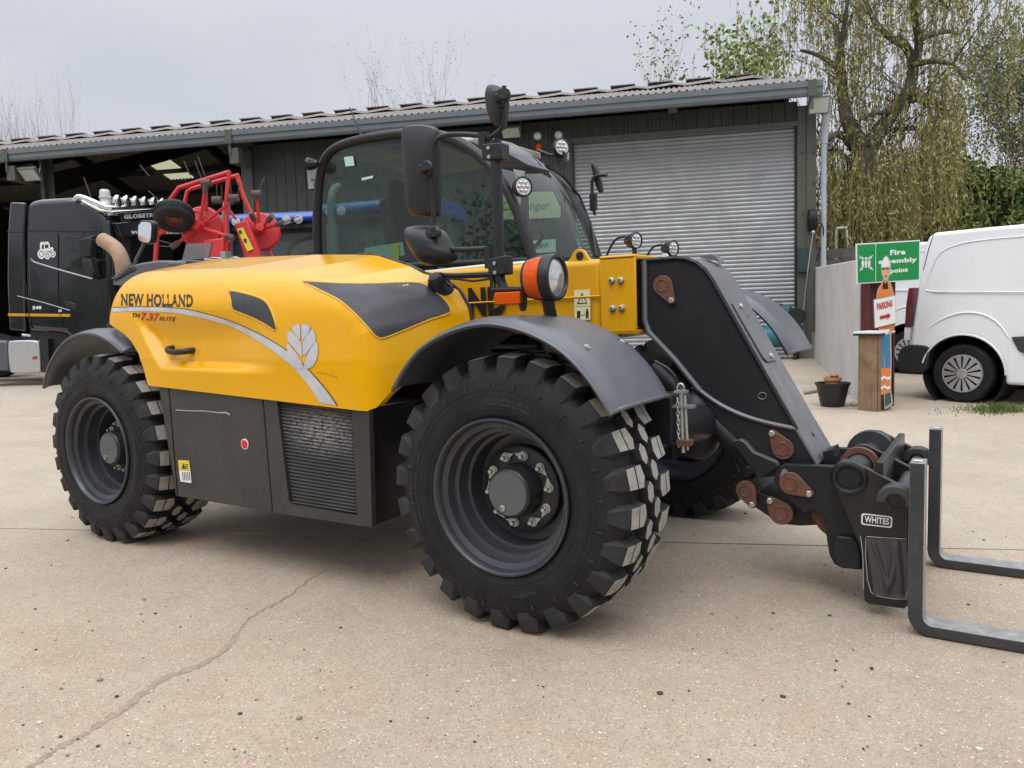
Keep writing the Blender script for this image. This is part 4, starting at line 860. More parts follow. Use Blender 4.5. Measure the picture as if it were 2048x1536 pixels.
for p_,r_ in (((1416.5,634),.016),((1526,810),.015)): b=B(); b.lathe([(r_,0),(0,.0)],PY(*p_,YH0-.002),(0,-1,0),14); b.o('head_hole',M['black'],hd,ang=0)
b=B(); b.tube([PY(1524.5+8.5*math.cos(a),792+7*math.sin(a),YH0-.003) for a in np.linspace(0,2*math.pi,9)[:-1]],.003,4,closed=True); b.o('nut_outline',M['boomgrey'],hd)
# wedge stop
B().prism(pyp([(1465,884),(1478,879),(1488,884),(1506,905),(1553,925),(1556,934),(1516,957)],YH0-.05),(0,.05,0),mi=0,mside=1).o('stop_wedge',[M['boomblack'],M['boomgrey']],hd,bev=.004)
# rusty pin retainers
def retainer(c,tail,r,Y,parent,th=.016):
    c=PY(*c,Y); tl=PY(*tail,Y); d=tl-c; L_=math.hypot(d[0],d[2]); a0=math.atan2(d[2],d[0]); r2=.019
    pts=[c+V([r*math.cos(a0+a),0,r*math.sin(a0+a)]) for a in np.linspace(1.15,2*math.pi-1.15,22)]+[tl+V([r2*math.cos(a0+a),0,r2*math.sin(a0+a)]) for a in np.linspace(-1.1,1.1,8)]
    b=B(); b.prism(pts,(0,-th,0)); o=b.o('pin_retainer',M['rust'],parent,bev=.003)
    b=B(); b.tube([c+V([r*.58*math.cos(a),-th-.0005,r*.58*math.sin(a)]) for a in np.linspace(0,2*math.pi,25)[:-1]],.0035,5,closed=True); b.o('pin_ring',M['rust'],o)
    b=B(); b.lathe([(.0155,0),(.0155,.010),(.012,.013),(0,.013)],tl+V([0,-th,0]),(0,-1,0),6); b.o('retainer_bolt',M['bolt'],o)
    return o
retainer((1327,571),(1345,601),.050,YH0-.001,hd)
retainer((1567,897),(1546,866),.050,YH0-.004,hd)
# hitch bracket on the boom end
YQ=-.10; br=[(1568,928),(1668,932),(1700,935),(1722,1000),(1728,1070),(1726,1139),(1683,1136),(1668,1128),(1659,1111),(1654,1083),(1648,1034),(1636,1024),(1624,1021),(1609,1027),(1559,984),(1548,961),(1552,940)]
b=B(); b.prism(pyp(br,YQ),(0,.035,0)); ht=b.o('hitch_bracket',M['boomblack'],bm_,bev=.005)
b=B(); b.prism([V(p_)+V([0,2*(YC-YQ)-.035,0]) for p_ in pyp(br,YQ)],(0,.035,0)); b.o('hitch_bracket',M['boomblack'],bm_,bev=.005)
B().prism(pyp([(1668,1075),(1676,1072),(1705,1075),(1716,1085),(1722,1110),(1722,1141),(1685,1137),(1670,1128),(1662,1105)],YQ-.03),(0,.03,0)).o('lock_plate',M['boomblack'],ht,bev=.008)
retainer((1583,966),(1620,986),.052,YQ-.002,ht)
b=B(); b.cyl(PY(1586,956,YQ+.01),PY(1586,956,YQ-.0012),.058,20); b.o('pin_boss',M['boomgrey'],ht,bev=.004)
# tilt link below the head
YL=-.03
b=B(); b.prism(pyp([(1478,965),(1500,957),(1518,985),(1580,1012),(1640,1032),(1660,1075),(1640,1050),(1600,1052),(1560,1048),(1505,1012),(1482,1000)],YL+.02),(0,.34,0)); lk=b.o('tilt_link',M['boomblack'],bm_,bev=.006)
retainer((1493,980),(1506,1008),.048,YL-.01,lk); retainer((1563,1025),(1542,1000),.055,YL-.03,lk)
b=B(); b.prism(pyp([(1620,1024),(1640,1022),(1656,1040),(1665,1080),(1640,1060),(1625,1040)],YL),(0,.2,0)); b.o('tilt_lever',M['rust'],lk,bev=.004)
b=B(); b.cyl((.25,.0,1.05),(.75,.0,.60),.05,14); b.cyl((.25,.33,1.05),(.75,.33,.60),.05,14); b.os('tilt_cylinder',M['boomblack'],bm_)
b=B(); b.tube(chaikin(pyp([(1448,868),(1462,905),(1480,945)],YH0+.05),1),.010,6); b.tube(chaikin(pyp([(1452,868),(1468,905),(1484,945)],YH0+.09),1),.010,6); b.tube(chaikin(pyp([(1310,722),(1340,738),(1354,760),(1356,790),(1350,830)],-.2),2),.008,6); b.os('hydraulic_hose',M['trim'],bm_)
b=B(); b.tube(pyp([(1654,915),(1660,905),(1672,912)],.1),.012,6); b.prism(pyp([(1645,905),(1665,898),(1672,925),(1650,930)],.05),(0,.15,0)); b.o('hose_guard',M['trim'],bm_)
# axle knuckle, tow pin and chain in front of the near wheel
kn=B(); kn.ball(PY(1398,845,.05),(.12,.14,.19),12); kn.cyl(PY(1398,845,-.08)+V([0,0,0]),PY(1340,850,-.45),.09,16); kn.box(PY(1330,835,-.46),(.13,.16,.22)); kn.o('axle_knuckle',M['boomblack'],TH,bev=.01)
pn=B(); Yt=-.52; pn.cyl(PY(1362,785,Yt),PY(1366,905,Yt),.010,10); pn.cyl(PY(1369,790,Yt),PY(1375,900,Yt),.007,8); pn.tube([PY(1361+7*math.cos(a),776+9*math.sin(a),Yt) for a in np.linspace(0,2*math.pi,13)[:-1]],.0045,6,closed=True); pn.box(PY(1360,812,Yt+.01),(.13,.05,.012)); pn.box(PY(1362,783,Yt+.01),(.05,.05,.010)); tp=pn.o('tow_pin',M['bolt'],TH)
pn=B()
for k in range(11):
    c0=PY(1355+k*.25,800+k*9,Yt-.012); ax=V([1,0,0]) if k%2 else V([0,1,0]); pn.tube([c0+(ax*math.cos(a)*.006+V([0,0,1])*math.sin(a)*.011) for a in np.linspace(0,2*math.pi,9)[:-1]],.0026,4,closed=True)
pn.o('chain',M['bolt'],tp); b=B(); b.box(PY(1370,885,Yt),(.06,.05,.025)); b.o('pin_lug',M['rust'],tp)
# ---- cab
YR,YLc=.45,1.40
cab=empty('cab',(-1.6,.92,1.2),TH)
rail=[(637,524),(634,470),(635,400),(640,345),(652,312),(675,292),(715,280),(760,272),(815,266),(870,268),(915,281),(955,306),(990,343),(1018,385),(1038,432),(1054,480),(1066,520)]
rl=resample(chaikin(rail,2),80); RR=V([PY(a,c,YR) for a,c in rl]); xr0,xr1=RR[:,0].min(),RR[:,0].max()
LLn=RR+V([0,YLc-YR,0])
b=B(); b.tube(RR,.034,8); b.tube(LLn,.034,8); zf=RR[-1][2]; xb=RR[0][0]
for y_ in (YR,YLc): b.tube([RR[0]*V([1,0,1])+V([0,y_,0]),V([xb+.02,y_,1.1])],.034,8); b.tube([RR[-1]*V([1,0,1])+V([0,y_,0]),V([RR[-1][0]+.05,y_,1.1])],.034,8); b.tube([V([xb,y_,1.72]),V([RR[-1][0],y_,zf])],.022,8)
b.o('cab_frame',M['trim'],cab,ang=60)
# split the loop between the rails: rear pane, roof, windscreen
def bulge(i,s,amt): return V([0,0,amt*math.sin(math.pi*s)])
def loft(i0,i1,amt,off=0):
    return [[lerp(RR[i],LLn[i],s)+nrm_[i]*(amt*math.sin(math.pi*s)+off) for s in np.linspace(0,1,13)] for i in range(i0,i1)]
tg=np.gradient(RR,axis=0); nrm_=np.stack([-tg[:,2],0*tg[:,0],tg[:,0]],1); nrm_/=np.linalg.norm(nrm_,axis=1)[:,None]
iroof0=int(np.argmin(np.abs(rl[:,0]-660)+9*(rl[:,1]>330))); iroof1=int(np.argmin(np.abs(rl[:,0]-925)))
b=B(); b.grid(loft(iroof0,iroof1+1,.05,.0)); b.grid(loft(iroof0,iroof1+1,.03,-.06)); b.o('roof',mat('cab_roof',(.30,.31,.31),.5,var=.1),cab,ang=60)
B().grid(loft(iroof1,80,.10)).o('windscreen',M['windscreen'],cab,ang=60)
B().grid(loft(0,iroof0+1,.03)).o('rear_window',M['glass'],cab,ang=60)
gp=[RR[i] for i in range(0,80,2)]+[RR[-1]]
gb=B(); gb.add([p_+V([0,.0,0]) for p_ in gp],[tuple(range(len(gp)))]); gb.o('side_window',M['glass'],cab,ang=0)
gb=B(); gb.add([p_+V([0,YLc-YR,0]) for p_ in gp],[tuple(range(len(gp)))]); gb.o('door_window',M['glass'],cab,ang=0)
b=B(); b.box(((xb+RR[-1][0])/2,YLc,1.3),(RR[-1][0]-xb,.04,.7)); b.box((xb,.92,1.3),(.04,.95,.8)); b.box(((xb+RR[-1][0])/2,YR+.01,1.4),(RR[-1][0]-xb,.04,.42)); b.box((RR[-1][0]+.03,.92,1.35),(.04,.95,.55)); b.box(((xb+RR[-1][0])/2,.92,1.0),(RR[-1][0]-xb,.95,.06)); b.o('lower_cab_shell',M['blackpaint'],cab,bev=.01)
# door post seen through the glass
b=B(); b.tube([V([-1.35,YLc,1.2]),V([-1.32,YLc,2.55])],.03,6); b.o('door_post',M['trim'],cab)
b=B(); b.box((-1.85,.95,1.45),(.5,.5,.14)); b.box((-2.08,.95,1.85),(.13,.48,.75),rotm((0,1,0),-.15)); b.box((-2.14,.95,2.28),(.10,.26,.18)); b.o('seat',M['seat'],cab,bev=.04,seg=3)
b=B(); b.tube([V([-1.12,.95,1.80])+V([.19*math.cos(a)*.85,.19*math.sin(a),.10*math.cos(a)]) for a in np.linspace(0,2*math.pi,25)[:-1]],.015,6,closed=True); b.tube([V([-1.12,.95,1.80]),V([-.92,.95,1.35])],.03,8); b.box((-1.12,.95,1.80),(.28,.03,.02)); b.o('steering_wheel',M['black'],cab)
b=B(); b.box((-.90,.92,1.55),(.22,.7,.28)); b.box((-1.5,.58,1.52),(.7,.16,.14)); b.tube([V([-1.35,.58,1.55]),V([-1.3,.6,1.85])],.02,6); b.box((-1.62,.62,2.33),(.14,.1,.14)); b.o('console',M['interior'],cab,bev=.02)
b=B(); b.box((-1.55,.92,2.47),(.9,.7,.05)); b.o('headliner',mat('headliner_beige',(.32,.33,.25),.9),cab,bev=.01)
# papers and stickers on the glass
def glq(pts,m,n,Y=YR-.012): 
    b=B(); qd(b,pts,Y); return b.o(n,m,cab,ang=0)
glq([(688,314),(706,312),(709,331),(691,333)],mat('mint_sticker',(.45,.68,.58),.5),'sticker')
glq([(723,356),(746,351),(746,356),(724,361)],mat('mint_strip',(.5,.68,.6),.5),'sticker')
glq([(730,496),(805,484),(810,510),(750,520),(728,512)],mat('paper_mint',(.36,.52,.45),.6),'paper_sheet',YR+.12)
glq([(784,488),(797,486),(798,518),(786,520)],mat('yellow_tape',(.55,.55,.04),.6),'tape_strip',YR+.11)
# roof rail, rail hooks, lamps
b=B(); b.prism(pyp([(905,278),(945,283),(958,290),(962,303),(955,312),(925,300)],YR+.06),(0,.02,0)); lr=b.o('lamp_rail',M['trim'],cab,bev=.004)
for p_ in ((914,285),(927,289),(937,295)): b=B(); b.ball(PY(*p_,YR+.05),.012,6); b.o('rail_bolt',M['bolt'],lr)
def lamp(px,Y,r,dirv,parent,name='work_lamp',body=None,ringm=None):
    P=PY(*px,Y); d=V(dirv)/np.linalg.norm(dirv)
    b=B(); b.lathe([(0,-1.75*r),(.45*r,-1.7*r),(.62*r,-1.35*r),(.85*r,-.55*r),(1.0*r,-.35*r),(1.02*r,.05*r),(.90*r,.08*r),(.86*r,-.04*r),(0,-.04*r)],P,d,24)
    x,y,_=frame(d)
    for k in range(10):
        a=2*math.pi*k/10; q=x*math.cos(a)+y*math.sin(a); b.tube([P+q*.62*r-d*1.35*r,P+q*.93*r-d*.4*r],.09*r,4)
    o=b.o(name,M['trim'],parent,ang=40)
    b=B(); b.lathe([(0,-.02*r),(.84*r,-.02*r)],P,d,20); b.o('lamp_reflector',M['chrome'],o)
    b=B()
    for k in range(6): 
        a=2*math.pi*k/6; b.ball(P+(x*math.cos(a)+y*math.sin(a))*.48*r,.21*r,6)
    b.ball(P,.2*r,6); b.o('lamp_bulb',M['lens'],o)
    return o
fw=V([.85,-.5,.05])
l1=lamp((1047,373),.2,.058,fw,cab); b=B(); b.tube([PY(1035,350,.24),PY(1038,368,.24)],.012,6); b.prism(pyp([(1026,338),(1048,342),(1042,354),(1030,350)],.22),(0,.02,0)); b.os('lamp_bracket',M['bolt'],l1)
B().prism(pyp([(1004,300),(1058,330),(1056,336),(1002,337)],.3),(0,.25,0)).o('front_visor',M['trim'],cab,bev=.004)
l2_=lamp((1124,294),1.2,.062,fw,cab); b=B(); b.tube([PY(1075,300,1.2),PY(1100,310,1.2),PY(1125,312,1.2)],.012,6); b.tube([PY(1108,312,1.2),PY(1112,300,1.2)],.012,6); b.prism(pyp([(1108,302),(1128,303),(1130,322),(1112,326)],1.2),(0,.04,0)); b.os('lamp_bracket',M['trim'],l2_)
lamp((1135,312),1.3,.05,(.8,.3,-.1),cab)
lamp((617,328),.35,.045,(-1,-.2,.1),cab)
# wiper and twin wiper arms on the windscreen, left mirror
b=B()
for pts in ([(1103,372),(1122,410),(1140,440),(1160,512)],[(1112,374),(1130,415),(1150,450),(1172,512)],[(1090,330),(1130,355),(1160,395),(1182,450),(1192,512)]):
    b.tube([PX(a,c,float(np.interp(c,[330,512],[-1.0,-.66]))) for a,c in pts],.010,5)
b.os('wiper_arm',M['trim'],cab)
ym=1.5
b=B(); b.prism(chaikin(pyp([(1179,320),(1190,328),(1204,375),(1199,390),(1188,368)],ym),1,True),(0,.05,0)); lm=b.o('left_mirror',M['trim'],cab,bev=.01)
b=B(); b.tube(chaikin(pyp([(1190,430),(1186,412),(1184,380),(1184,356),(1198,350),(1214,350)],ym-.02),2),.013,8); b.box(PY(1187,405,ym-.02),(.05,.03,.12)); b.o('mirror_arm',M['trim'],lm)
B().tube([PY(699,215,.9),PY(724,274,.9)],[.004,.008],6).o('antenna',M['trim'],cab)
# ---- mirror stand on the near side
YS=-.75
st=empty('mirror_stand',(-.18,YS,1.4),TH)
b=B(); b.tube(pyp([(991,280),(995,420),(999,540)],YS),.026,4 if False else 12); b.tube(chaikin(pyp([(998,530),(1000,560),(1008,580),(1022,600)],YS),2),.024,10); b.tube(pyp([(986,540),(986,578),(996,580)],YS),.015,8); b.o('post',M['trim'],st,ang=50)
for pts in ([(962,288),(1002,284),(1003,318),(964,320)],[(974,518),(1010,510),(1011,548),(976,552)]):
    b=B(); b.prism(pyp(pts,YS-.035),(0,.07,0)); cl=b.o('clamp',M['trim'],st,bev=.006)
    q=V(pts); 
    for t in (.25,.8): 
        c0=q[0]*(1-t)+q[3]*t+V([15,0]); b=B(); b.lathe([(.009,0),(.009,.006),(0,.007)],PY(*c0,YS-.036),(0,-1,0),8); b.o('clamp_bolt',M['bolt'],cl)
b=B(); b.tube(chaikin(pyp([(973,272),(920,268),(888,270),(872,279),(865,298),(866,400),(869,462),(874,485),(890,498),(920,500),(975,497)],YS),2),.012,8); b.box(PY(968,281,YS),(.035,.04,.07)); b.box(PY(979,515,YS),(.03,.04,.1)); b.o('mirror_arm',M['trim'],st,ang=60)
def mirror(out,Y,th,name,knob,bulge=.02):
    b=B(); P=chaikin(pyp(out,Y),2,True); n=len(P); c0=sum(P)/n
    rings=[(1.0,-.0),(1.0,.012),(.96,.03),(.8,.03+bulge*.6),(.5,.03+bulge),(.2,.03+bulge*1.1)]
    Pg=[[c0+(p_-c0)*s+V([0,.055-d,0]) for p_ in P]+[c0+(P[0]-c0)*s+V([0,.055-d,0])] for s,d in rings]; b.grid(Pg)
    b.add([c0+(p_-c0)*.2+V([0,.055-.03-bulge*1.1,0]) for p_ in P],[tuple(range(n))]); b.add([c0+(p_-c0)*1.0+V([0,.055,0]) for p_ in P],[tuple(range(n))],1)
    o=b.o(name,[M['trim'],M['mirror']],st,ang=45)
    b=B(); k=PY(*knob,Y-.02); b.lathe([(.036,0),(.040,.012),(.030,.02),(.022,.05),(.0,.052)],k+V([0,.035,0]),(0,-1,0),20); b.lathe([(.021,-.012),(.021,.012),(0,.012)],k+V([.035,-.02,0]),(.3,-1,0),14); b.tube([k+V([0,-.005,0]),k+V([.04,-.01,0])],.018,10); b.o('swivel',M['trim'],o,ang=50)
    return o
mirror([(797,249),(830,245),(861,250),(866,262),(870,350),(868,425),(862,434),(815,431),(803,420),(797,330),(794,262)],YS-.02,.05,'wide_mirror',(846,336))
mirror([(799,455),(812,450),(850,449),(880,462),(893,490),(905,512),(895,523),(860,531),(838,530),(825,518),(803,478)],YS-.03,.08,'kerb_mirror',(862,467),.06)
mirror([(963,175),(970,164),(985,166),(1000,176),(1006,190),(1004,225),(1000,250),(992,259),(980,250),(968,225),(962,200)],YS-.02,.04,'front_mirror',(996,193),.02)
b=B(); b.tube(chaikin(pyp([(1008,172),(1008,210),(1009,240),(1003,258),(985,272),(975,280)],YS),2),.010,8); b.lathe([(.024,-.02),(.024,.02),(0,.02)],PY(1011,190,YS-.02),(.5,-1,0),14); b.o('mirror_stem',M['trim'],st,ang=60)
# head lamp with indicator
hl=empty('head_lamp',tuple(PY(1090,555,YS)),st)
d=V([1,.02,.0]); d/=np.linalg.norm(d); P=PY(1111,555,YS-.0); r_=.098
b=B(); b.lathe([(0,-.15),(.05,-.15),(.085,-.13),(.102,-.06),(.104,-.01),(.100,.012),(.088,.014),(.080,-.004)],P,d,32); b.o('lamp_housing',M['trim'],hl,ang=40)
b=B(); b.lathe([(.083,0),(.06,.012),(.03,.018),(0,.02)],P,d,28); b.o('lamp_lens',M['lens'],hl,ang=60)
x_,y_,_=frame(d); side=-x_ if (-x_)@CR<x_@CR else x_
angc=math.atan2(side@y_,side@x_)
Pg=[]
for h_ in np.linspace(-.112,-.035,8):
    rr=float(np.interp(h_,[-.13,-.06,-.01],[.087,.104,.106])); Pg.append([P+d*h_+(rr)*(x_*math.cos(a)+y_*math.sin(a)) for a in np.linspace(angc-1.0,angc+1.0,22)])
b=B(); b.grid(Pg); b.o('indicator_lens',M['orange'],hl,ang=60)
B().tube([PY(1095,598,YS),PY(1100,625,YS+.02),PY(1106,650,YS+.05)],.032,4).o('lamp_bracket',M['trim'],hl,ang=30)
b=B(); b.prism(pyp([(988,585),(1039,583),(1040,608),(989,610)],YS-.05),(0,.035,0)); sm=b.o('side_marker',M['orange'],st,bev=.005)
b=B(); b.tube(pyp([(985,579),(1046,578)],YS-.02),.012,8); b.tube(chaikin(pyp([(1046,578),(1050,590),(1050,612),(1046,622),(1042,612),(1042,585)],YS-.02),1),.010,6); b.o('marker_bracket',M['trim'],st)
# hanging work lamp near the engine cover, cable and bar
lw=lamp((884,582),-.62,.062,(-.1,.6,-.55),st); b=B(); b.tube(pyp([(878,551),(910,552),(980,549)],YS+.1),.014,8); b.box(PY(880,560,-.66),(.03,.03,.07)); b.o('lamp_bar',M['trim'],lw); b=B(); b.tube(chaikin(pyp([(880,578),(884,562),(895,556),(930,560),(945,563),(982,557)],YS+.07),2),.006,6); b.o('lamp_cable',M['black'],lw)
b=B(); b.ball(PY(879,546,-.66),.012,6); b.o('bar_bolt',M['bolt'],lw)
B().tube(pyp([(820,548),(970,532),(1068,524)],.3),.014,8).o('rail_pipe',M['chrome'],cab)
B().prism(pyp([(830,556),(1060,532),(1200,520),(1200,530),(830,570)],.2),(0,.2,0)).o('boom_cap',M['boomyellow'],bm_)
# lamps on the boom nose
for px,yy in (((1273,481),YB0+.09),((1347,497),YB0+.3)):
    lo=lamp(px,yy,.042,(.95,-.35,-.05),bm_); b=B(); b.tube(chaikin(pyp([(px[0]-22,px[1]-8),(px[0]-40,px[1]-5),(px[0]-52,px[1]+12),(px[0]-62,px[1]+36)],yy),2),.006,6); b.o('lamp_cable',M['black'],lo)
    b=B(); b.tube([PY(px[0]-5,px[1]+14,yy),PY(px[0]-3,px[1]+30,yy)],.012,6); b.box(PY(px[0]-15,px[1]+31,yy),(.12,.06,.012)); b.os('lamp_bracket',M['trim'],lo)
b=B(); b.prism(chaikin(pyp([(1321,510),(1330,505),(1336,510),(1335,516),(1322,516)],YB0+.2),1,True),(0,.012,0)); b.o('white_lug',M['white'],bm_)
B().prism(chaikin(pyp([(1395,514),(1420,508),(1432,512),(1440,524)],.25),1),(0,.08,0)).o('nose_lug',M['boomgrey'],bm_)
# ================================================================= FORK FRAME
FK=empty('pallet_fork_frame',(1.4,.2,0)); tag(FK,'black pallet fork frame with two steel forks on the telehandler boom','pallet forks')
YW=-.20; wp=[(1663,950),(1666,936),(1674,925),(1688,919),(1706,921),(1804,973),(1815,981),(1818,1000),(1816,1212),(1808,1218),(1738,1208),(1729,1203),(1726,1180),(1723,1110),(1716,1085),(1700,1050),(1688,1018),(1672,985)]
def ring_plate(poly,c,r,off,parent,name,m):
    # plate with a round hole: two prisms meeting along a cut
    b=B(); b.prism(poly,off); return b.o(name,m,parent,bev=.005)
wpp=pyp(wp,YW); pw=ring_plate(wpp,None,0,(0,.03,0),FK,'side_plate',M['blackpaint'])
DYF=.93
b=B(); b.prism([p_+V([0,DYF-.06,0]) for p_ in wpp],(0,.03,0)); b.o('side_plate',M['blackpaint'],FK,bev=.005)
b=B(); b.prism([p_+V([0,.42,0]) for p_ in wpp[:8]]+[wpp[8]+V([0,.42,.25]),wpp[12]+V([0,.42,.3]),wpp[14]+V([0,.42,0])],(0,.03,0)); b.o('side_plate',M['blackpaint'],FK,bev=.005)
hc=PY(1698,955,YW); 
b=B(); b.tube([hc+V([.062*math.cos(a),-.004,.062*math.sin(a)]) for a in np.linspace(0,2*math.pi,33)[:-1]],.014,8,closed=True); b.o('bush_ring',M['blackpaint'],pw); b=B(); b.lathe([(.055,-.002),(0,-.002)],hc,(0,1,0),28); b.o('bush_hole',M['black'],pw,ang=0)
sh=B(); sh.cyl(hc+V([0,.02,0]),hc+V([0,DYF-.05,0]),.055,20); sh.lathe([(.055,0),(.08,.0),(.08,.02),(.055,.02)],hc+V([0,.31,0]),(0,1,0),24); sh.lathe([(.055,0),(.11,0),(.11,.06),(.055,.08)],hc+V([0,.62,0]),(0,1,0),24); sh.o('hook_shaft',M['steel'],FK,ang=40)
sh=B(); sh.lathe([(.06,0),(.085,.0),(.085,.035),(.06,.035)],hc+V([0,.27,-.0]),(0,1,0),24); sh.o('shaft_collar',M['rust'],FK,ang=40)
pc=PY(1797,994,YW); b=B(); b.lathe([(.043,0),(.043,.02),(.038,.026),(0,.026)],pc,(0,-1,0),24); b.o('fork_shaft_end',M['blackpaint'],pw,ang=40)
fs=PY(1797,994,YW); b=B(); b.cyl(fs,fs+V([0,DYF-.05,0]),.033,14); b.o('fork_shaft',M['steel'],FK)
b=B(); zc=fs[2]
for z_,hgt in ((zc-.06,.06),(.34,.08),(.12,.08)): b.box((fs[0]-.03,YW+DYF/2-.03,z_),(.06,DYF-.1,hgt))
b.box((fs[0]-.075,YW+DYF/2-.03,.42),(.03,DYF-.1,.5)); b.os('cross_bar',M['blackpaint'],FK,bev=.006)
# brand plate and cling film window on the side plate
t_=B(); lbp=[(1723,1026),(1785,1033),(1784,1055),(1722,1049)]; P=pyp(lbp,YW-.003)
def rrect(P,inset,r=.2,n=5):
    P=[V(p_) for p_ in P]; c0=sum(P)/4; ex=(P[1]-P[0]); ey=(P[3]-P[0]); wx,wy=np.linalg.norm(ex),np.linalg.norm(ey); ex/=wx; ey/=wy; rr=r*wy; out=[]
    for (sx,sy,a0) in ((wx-inset-rr,inset+rr,-math.pi/2),(wx-inset-rr,wy-inset-rr,0),(inset+rr,wy-inset-rr,math.pi/2),(inset+rr,inset+rr,math.pi)):
        for k in range(n): a=a0+math.pi/2*k/(n-1); out.append(P[0]+ex*(sx+rr*math.cos(a))+ey*(sy+rr*math.sin(a)))
    return out
a=rrect(P,0); t_.add(a,[tuple(range(len(a)))]); wl=t_.o('name_plate',M['label'],pw,ang=0)
t_=B(); a=[p_+V([0,-.001,0]) for p_ in rrect(P,.006)]; t_.add(a,[tuple(range(len(a)))]); t_.o('name_plate_field',M['decalblack'],wl,ang=0)
t_=B(); text_quad(t_,'WHITES',*[PY(*q,YW-.006) for q in ((1729,1044.5),(1778,1050),(1778.5,1037),(1729.5,1031.5))],bold=.03); t_.o('lettering',M['label'],wl,ang=0)
film=bpy.data.materials.new('cling_film'); film.use_nodes=True; bs=film.node_tree.nodes['Principled BSDF']; bs.inputs['Base Color'].default_value=(.05,.05,.05,1); bs.inputs['Roughness'].default_value=.12
P0=[PY(*q,YW-.006) for q in ((1732,1074),(1814,1078),(1815,1196),(1748,1190))]; Pg=[]; ph=rng.uniform(0,6,8)
for i in range(41):
    row=[]
    for j in range(31):
        s,t=j/30,i/40; p_=lerp(lerp(P0[0],P0[1],s),lerp(P0[3],P0[2],s),t); e=min(s,1-s,t,1-t)
        a=abs(math.sin(3.2*s+1.2*math.sin(2*t+ph[0])+.6))**14*.012+abs(math.sin(5*s-3*t*(1-s)+ph[2]))**20*.010+.0015*math.sin(6*s+5*t); row.append(p_+V([0,-a*min(1,e*8)-(.004 if e<.02 else 0),0]))
    Pg.append(row)
B().grid(Pg).o('film_window',film,pw,ang=180)
b=B(); b.tube(pyp([(1733,1073),(1760,1075),(1812,1078)],YW-.006),.0016,4); b.tube(pyp([(1732,1075),(1731,1110),(1735,1160),(1742,1184),(1752,1192),(1790,1198),(1814,1198)],YW-.006),.0018,4); b.tube(pyp([(1813,1082),(1814,1195)],YW-.006),.0022,4); b.tube(chaikin(pyp([(1721,1072),(1726,1110),(1727,1180)],YW-.006),1),.002,4); b.o('film_edge',mat('film_edge',(.4,.4,.4),.4),pw)
b=B(); b.add(pyp([(1818,984),(1820,985),(1820,1007),(1818,1006)],YW-.003),[(0,1,2,3)]); b.add(pyp([(1817,1070),(1819,1070),(1819,1090),(1817,1090)],YW-.003),[(0,1,2,3)]); b.os('paint_chip',M['label'],pw,ang=0)
# forks
YF=-.336; FW=.115
x0=PY(1818,1000,YF)[0]; x1=PY(1849,1000,YF)[0]; ztf=PY(1830,926,YF)[2]
def fork(y):
    th=x1-x0; rO=.085; rI=.035; L_=2.72
    prof=[(x1,ztf),(x0,ztf)]+[(x0+rO-rO*math.cos(a),rO+.004-rO*math.sin(a)) for a in np.linspace(0,math.pi/2,9)]+[(L_,.004),(L_,.014)]+[(x1+1.0,.045)]+[(x1+rI-rI*math.sin(a),.050+rI-rI*math.cos(a)) for a in np.linspace(0,math.pi/2,7)]
    b=B(); P=[V([a,y,c]) for a,c in prof]; b.prism(P,(0,FW,0),mi=0,mside=1); o=b.o('fork',[M['steel'],M['forkwornlit']],FK,bev=.004,ang=40)
    hk=[]; c0=V([fs[0],y+.02,fs[2]])
    for a in np.linspace(-.3,math.pi*1.02,14): hk.append(c0+V([.075*math.cos(a),0,.072*math.sin(a)]))
    inn=[c0+V([.036*math.cos(a),0,.036*math.sin(a)]) for a in np.linspace(math.pi*1.02,-.3,12)]
    b=B(); b.prism(hk+inn,(0,FW-.04,0)); b.o('fork_hook',M['steel'],o,bev=.006)
    b=B(); b.add([V([x0+.012,y+.03,ztf+.003]),V([x1-.012,y+.03,ztf+.003]),V([x1-.012,y+.055,ztf+.003]),V([x0+.012,y+.055,ztf+.003])],[(0,1,2,3)]); b.o('stamp_mark',M['label'],o,ang=0)
    return o
fork(YF); fork(YF+.943)
# ================================================================= SIGNS BY THE WALL
FH=V([CF[0],CF[1],0]); FH/=np.linalg.norm(FH); RH=V([CR[0],CR[1],0]); RH/=np.linalg.norm(RH)
def vpl(P0): return lambda x,y,off=0.: PP(x,y,V(P0)-FH*off,FH)
pb=V(PG(1762,812)); q=vpl(pb)
M['redsteel']=mat('red_oxide_steel',(.115,.018,.016),.5,var=.3,vscale=6)
e=empty('sign_post',tuple(pb)); tag(e,'dark red steel post carrying the green fire assembly sign','post')
zt_=q(1762,500)[2]; b=B()
a0,a1=q(1737,700),q(1787,700)
for P in (a0,a1): b.box(V([P[0],P[1],(zt_+pb[2])/2])+FH*.09,(.02,.2,zt_-pb[2]),np.stack([RH,FH,V([0,0,1])],1))
c0=(a0+a1)/2; b.box(V([c0[0],c0[1],(zt_+pb[2])/2])+FH*.09,(np.linalg.norm(a1-a0)-.021,.014,zt_-pb[2]),np.stack([RH,FH,V([0,0,1])],1)); b.o('steel_column',M['redsteel'],e)
def sq(pts,off): return [q(x,y,off) for x,y in pts]
M['signgreen']=mat('safety_green',(.005,.27,.065),.4,var=.08,vscale=3)
b=B(); b.prism(sq([(1712,487.5),(1840,480),(1840,561),(1713.5,568)],.03),FH*.02); sg=b.o('fire_assembly_sign',M['white'],bev=.002); tag(sg,'green fire assembly point sign with white people symbol on the red post','sign')
b=B(); b.add(sq([(1714.5,490),(1838.5,482.5),(1838,558.5),(1716,565.5)],.033),[(0,1,2,3)]); b.o('sign_face',M['signgreen'],sg,ang=0)
b=B(); b.add(sq([(1751,487.5),(1752,487.4),(1752,563.5),(1751,563.5)],.035),[(0,1,2,3)])
